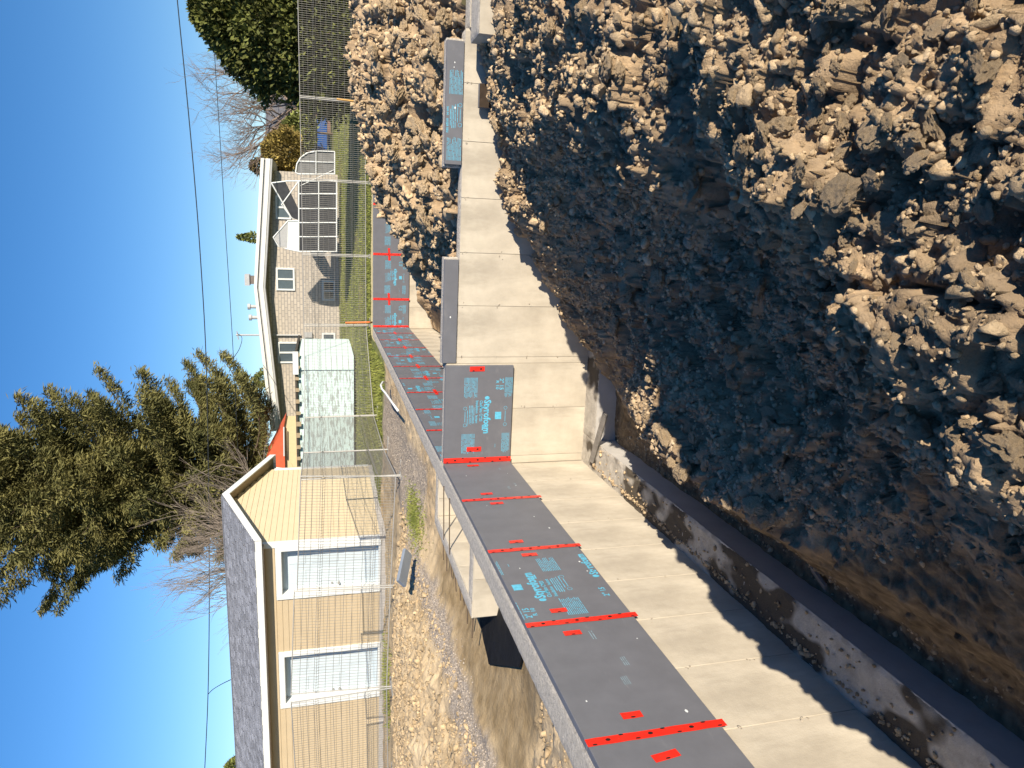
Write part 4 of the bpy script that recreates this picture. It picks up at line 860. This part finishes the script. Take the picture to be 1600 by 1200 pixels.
MB().box(1.95, 2.14, -.75, -.4, .55, .72).build('headlight', white, car); MB().box(1.95, 2.14, .4, .75, .55, .72).build('headlight', white, car)

# stakes
p, q = PY(526, 155, 12.6), PY(566, 160, 12.6); tag(MB().tube([p, q], .03, 5).build('wooden_stake', mat('stake_wood', (.45, .27, .09), .8, .2, 12)), 'orange-brown wooden stake beside the cedar, behind the mound', 'stake')
p, q = PZ(575, 522, .25), PZ(585, 522, -.0); tag(MB().tube([(p.x, 12.7, .75), (p.x+.02, 12.72, -.1)], .025, 5).build('marker_stake', mat('orange_paint', (.75, .16, .04), .6, .1)), 'orange painted survey stake at the far inner corner', 'stake')

# ------------------------------------------------------------------ trees
def blades(P, D, L, W, tint):
    """one tapered blade per point"""
    n = len(P); D = D/np.linalg.norm(D, axis=1)[:, None]; r = RNG.normal(size=(n, 3)); S = np.cross(D, r); S /= np.linalg.norm(S, axis=1)[:, None]
    V = np.stack([P - S*W[:, None]*.5, P + D*L[:, None]*.55 - S*W[:, None]*.9 + r*.01, P + D*L[:, None], P + D*L[:, None]*.5 + S*W[:, None]*.9], 1)
    return V.reshape(-1, 3), np.arange(n*4).reshape(-1, 4), np.repeat(tint, 4)
needle = mat('spruce_needles', (.055, .065, .022), .75, .35, .6, col2=(.115, .105, .036), tint=.65); bark = mat('bark', (.10, .075, .055), .95, .3, 8, .6)
cedar_m = mat('cedar_leaf', (.05, .065, .015), .75, .3, 1.5, col2=(.095, .105, .024), tint=.6)
def spruce(name, label, base, H, extL, extR, right, zmin, nb=210, m=needle, dens=1.0):
    t = empty(name, label, 'tree', None, base); right = Vector(right); back = Vector((-right.y, right.x, 0))
    tr = MB().tube([(0, 0, -1), (.03, 0, H*.3), (-.02, .02, H*.65), (0, 0, H)], H*.016, 10, .02).build('trunk', bark, t)
    PP, DD, LL, WW, TT = [], [], [], [], []; br = MB()
    for i in range(nb):
        f = (i+random.random())/nb; z = zmin + (H*.99-zmin)*f; ph = i*2.39996+random.uniform(-.4, .4); cx = math.cos(ph)
        E = (extR(z) if cx > 0 else extL(z)); mid = .5*(extL(z)+extR(z)); Lb = (E*abs(cx)+mid*(1-abs(cx)))*random.uniform(.55, 1.04)
        d = right*cx + back*math.sin(ph); pts = []; lift = random.uniform(-.22, .14)
        for k in range(9):
            s = k/8; pts.append(Vector((0, 0, z)) + d*(Lb*s) + Vector((0, 0, Lb*(lift*s - .28*s*(1-s)*2 + .10*s**3))))
        br.tube(pts, .028+.010*Lb, 5, .008)
        n = int((40+34*Lb)*dens); s = RNG.random(n)**.75; idx = np.minimum((s*8).astype(int), 7); PT = np.array([p[:] for p in pts]); fr_ = (s*8-idx)[:, None]
        base_p = PT[idx]*(1-fr_)+PT[idx+1]*fr_; side = np.array(d.cross(Vector((0, 0, 1)))[:]); spread = (.14+.22*Lb*np.sin(np.pi*np.clip(s*.85+.12, 0, 1)))*RNG.uniform(-1, 1, n)
        c = base_p + side[None]*spread[:, None]; c[:, 2] -= np.abs(spread)*.15 + RNG.random(n)*.18
        for rep in range(9):
            PP.append(c + RNG.normal(0, .10, (n, 3))); dd = np.array(d[:])[None]*.8 + side[None]*np.sign(spread)[:, None]*.6 + RNG.normal(0, .45, (n, 3)); dd[:, 2] -= .30; DD.append(dd)
            LL.append(RNG.uniform(.14, .40, n)); WW.append(RNG.uniform(.014, .034, n)); TT.append(np.clip(.25+.5*RNG.random(n)+.25*s, 0, 1))
    br.build('branches', bark, t)['kind'] = 'stuff'
    V, F, T = blades(np.concatenate(PP), np.concatenate(DD), np.concatenate(LL), np.concatenate(WW), np.concatenate(TT))
    o = fast_mesh('crown', V, F, m, t, attr=T, size=4); return t
lerp = lambda xs_, ys_: (lambda z: float(np.interp(z, xs_, ys_)))
TY = 27.0; tb = PY(330, 752, TY); k_ = (tb-CAM).length/FPX
def zpix(v): return PY(v, 752, TY).z
vz = [zpix(v) for v in (440, 380, 330, 230, 150, 55, 0, -120)]
base_z = .3
spruce('spruce_tree', 'tall ragged dark green spruce rising behind the garage roof', (tb.x, TY, base_z), zpix(-170)-base_z,
       lerp([v-base_z for v in vz], [k_*q for q in (150, 140, 105, 110, 145, 165, 150, 70)]), lerp([v-base_z for v in vz], [k_*q for q in (175, 190, 200, 175, 165, 130, 105, 60)]), (C_RT.x, C_RT.y, 0), 5.0, nb=240)
def dense_tree(name, label, base, H, rad, m, nbl=26000, zmin=.1, bl=(.12, .30), trunk=True, cat='tree', lump=.35, foot=.13):
    t = empty(name, label, cat, None, base)
    if trunk: MB().tube([(0, 0, -.5), (.05, 0, H*.4), (0, .05, H*.85)], .05*H**.5, 8, .02).build('trunk', bark, t)
    n = nbl; f = RNG.random(n)**.8; ph = RNG.random(n)*2*np.pi; z = zmin + (H-zmin)*f
    prof = np.sin(np.pi*np.clip(f*(.99-foot)+foot, 0, 1))**.7; lump_ = 1 + lump*fbm(ph*1.6+3, z*1.3, 1.0, 4) + .12*RNG.normal(size=n)
    r = rad*prof*lump_*(1-.5*RNG.random(n)**3); x = r*np.cos(ph); y = r*np.sin(ph)
    P = np.stack([x, y, z], -1); D = np.stack([np.cos(ph)*.8, np.sin(ph)*.8, np.full(n, .55)], -1) + RNG.normal(0, .5, (n, 3))
    V, F, T = blades(P, D, RNG.uniform(*bl, n), RNG.uniform(.03, .07, n), np.clip(.5+.5*fbm(ph*2, z*1.5, 1.3, 3)+.25*RNG.normal(size=n), 0, 1))
    fast_mesh('crown', V, F, m, t, attr=T, size=4); return t
def gp(y, Y): p = PY(600, y, Y); return p.x
dense_tree('cedar_tree', 'broad dense green cedar behind the wire fence, beside the bare tree', (gp(48, 17.0), 17.0, .1), PY(303, 30, 17).z-.1, 2.25, cedar_m, 58000, lump=.5, foot=.33, bl=(.09, .24))
yl = mat('autumn_leaf', (.14, .095, .03), .8, .4, 2, col2=(.21, .165, .045), tint=.55); gl = mat('shrub_leaf', (.09, .11, .03), .8, .35, 2, col2=(.15, .17, .045), tint=.5)
def shrub(y, Y, vtop, vbot, rpx, m, label, n=7000, name='shrub', low=.0):
    k = (PY(450, y, Y)-CAM).length/FPX; zb_ = PY(vbot, y, Y).z; dense_tree(name, label, (gp(y, Y), Y, zb_), PY(vtop, y, Y).z-zb_, rpx*k, m, n, cat='shrub', bl=(.12, .28), lump=.6, zmin=low*(PY(vtop, y, Y).z-zb_))
shrub(246, 36, 412, 530, 26, yl, 'yellow brown autumn shrub beside the bungalow corner', 7000, low=.48); shrub(216, 40, 440, 526, 22, gl, 'green shrub below the distant house', 5000, low=.35)
shrub(272, 46, 392, 500, 22, yl, 'rusty shrub top showing over the bungalow roof edge', 4000); shrub(379, 46, 372, 500, 9, gl, 'small green tree tip above the bungalow roof near the shelter', 2500)
shrub(590, 50, 398, 520, 28, gl, 'olive bush top showing above the bungalow roof beside the spruce', 6000); shrub(1165, 30, 352, 500, 26, gl, 'olive treetop showing over the garage roof', 7000)
def bare(name, label, base, H, spread, m, seed, depth=6, n0=7, r0=.10, cat='tree', up=.75):
    rnd = random.Random(seed); t = empty(name, label, cat, None, base); b = MB(); tr = MB()
    def grow(p, d, L, r, lev):
        q = p; pts = [p]
        for k in range(3):
            d = (d + Vector((rnd.gauss(0, .16), rnd.gauss(0, .16), rnd.gauss(.03, .10)))).normalized(); q = q + d*(L/3); pts.append(q)
        b.tube(pts, r, 4 if lev > 1 else 6, r*.6)
        if lev >= depth: return
        for k in range(rnd.choice((2, 3, 3)) if lev < depth-1 else 3):
            nd = (d + Vector((rnd.gauss(0, .55), rnd.gauss(0, .55), rnd.gauss(.12, .3)))*spread).normalized(); grow(pts[rnd.choice((1, 2, 3, 3))], nd, L*rnd.uniform(.62, .85), r*.58, lev+1)
    tr.tube([(0, 0, -.6), (.02, 0, H*.16)], r0, 8, r0*.8); tr.build('trunk', m, t)
    for i in range(n0):
        a = 6.283*i/n0+rnd.uniform(-.3, .3); sp_ = spread*rnd.uniform(.35, .9); grow(Vector((0, 0, H*.14)), Vector((math.cos(a)*sp_, math.sin(a)*sp_, up)).normalized(), H*.30*rnd.uniform(.8, 1.15), r0*.55, 1)
    b.build('branches', m, t)['kind'] = 'stuff'; return t
twig = mat('twig', (.20, .155, .13), .9, .25, 6); twig2 = mat('pale_twig', (.185, .155, .13), .9, .25, 6)
p = PY(452, 165, 44); bare('bare_tree', 'leafless tree with fanned fine twigs beside the cedar', (p.x, 44, PY(470, 165, 44).z-1.2), PY(292, 160, 44).z-PY(470, 165, 44).z+1.6, .95, twig, 5, 7, 9, .20)
p = PY(400, 862, 12.6); bare('bare_bush', 'leafless many-stemmed bush rising behind the garage ridge', (p.x, 12.6, .2), PY(265, 870, 12.6).z, .36, twig2, 9, 6, 10, .08, 'bush', up=1.0)
p = PY(400, 800, 12.9); bare('bare_bush', 'smaller leafless bush behind the garage ridge, in front of the spruce', (p.x, 12.9, .2), PY(280, 800, 12.9).z+.3, .6, twig2, 19, 5, 8, .07, 'bush', up=1.0)

# ------------------------------------------------------------------ cables
cable_m = mat('cable', (.02, .025, .03), .6, .1)
def cable(pix, r, label):
    pts = []
    for i, (x, y, Y) in enumerate(pix): pts.append(PY(x, y, Y))
    out = []                                           # smooth through the points
    for i in range(len(pts)-1):
        p0, p1, p2, p3 = pts[max(i-1, 0)], pts[i], pts[i+1], pts[min(i+2, len(pts)-1)]
        for k in range(8):
            t = k/8; out.append(.5*((2*p1)+(p2-p0)*t+(2*p0-5*p1+4*p2-p3)*t*t+(3*p1-p0-3*p2+p3)*t**3))
    out.append(pts[-1]); return tag(MB().tube(out, r, 6).build('cable', cable_m, smooth=True), label, 'cable')
cable([(262, -160, 14.5), (277, 0, 14.5), (290, 130, 14.5), (303, 270, 14.5), (313, 400, 14.5), (322, 560, 14.5), (326, 760, 14.5), (327, 940, 14.5), (325, 1085, 14.5), (320, 1200, 14.5), (314, 1330, 14.5)], .015, 'thick dark overhead cable crossing in front of the spruce')
cable([(326, -160, 25), (334, 60, 25), (344, 220, 25), (353, 370, 25), (364, 545, 25), (374, 760, 25), (380, 1000, 25)], .014, 'thin dark overhead cable below the thick one')
cable([(325, 1085, 14.5), (333, 1077, 13.6), (348, 1068, 12.4), (365, 1060, 10.6)], .012, 'service cable dropping from the thick cable to the garage roof')
cable([(371, 521, BY-.2), (378, 528, 30), (374, 545, 27), (364, 560, 25)], .014, 'drooping service cable from the roof mast')
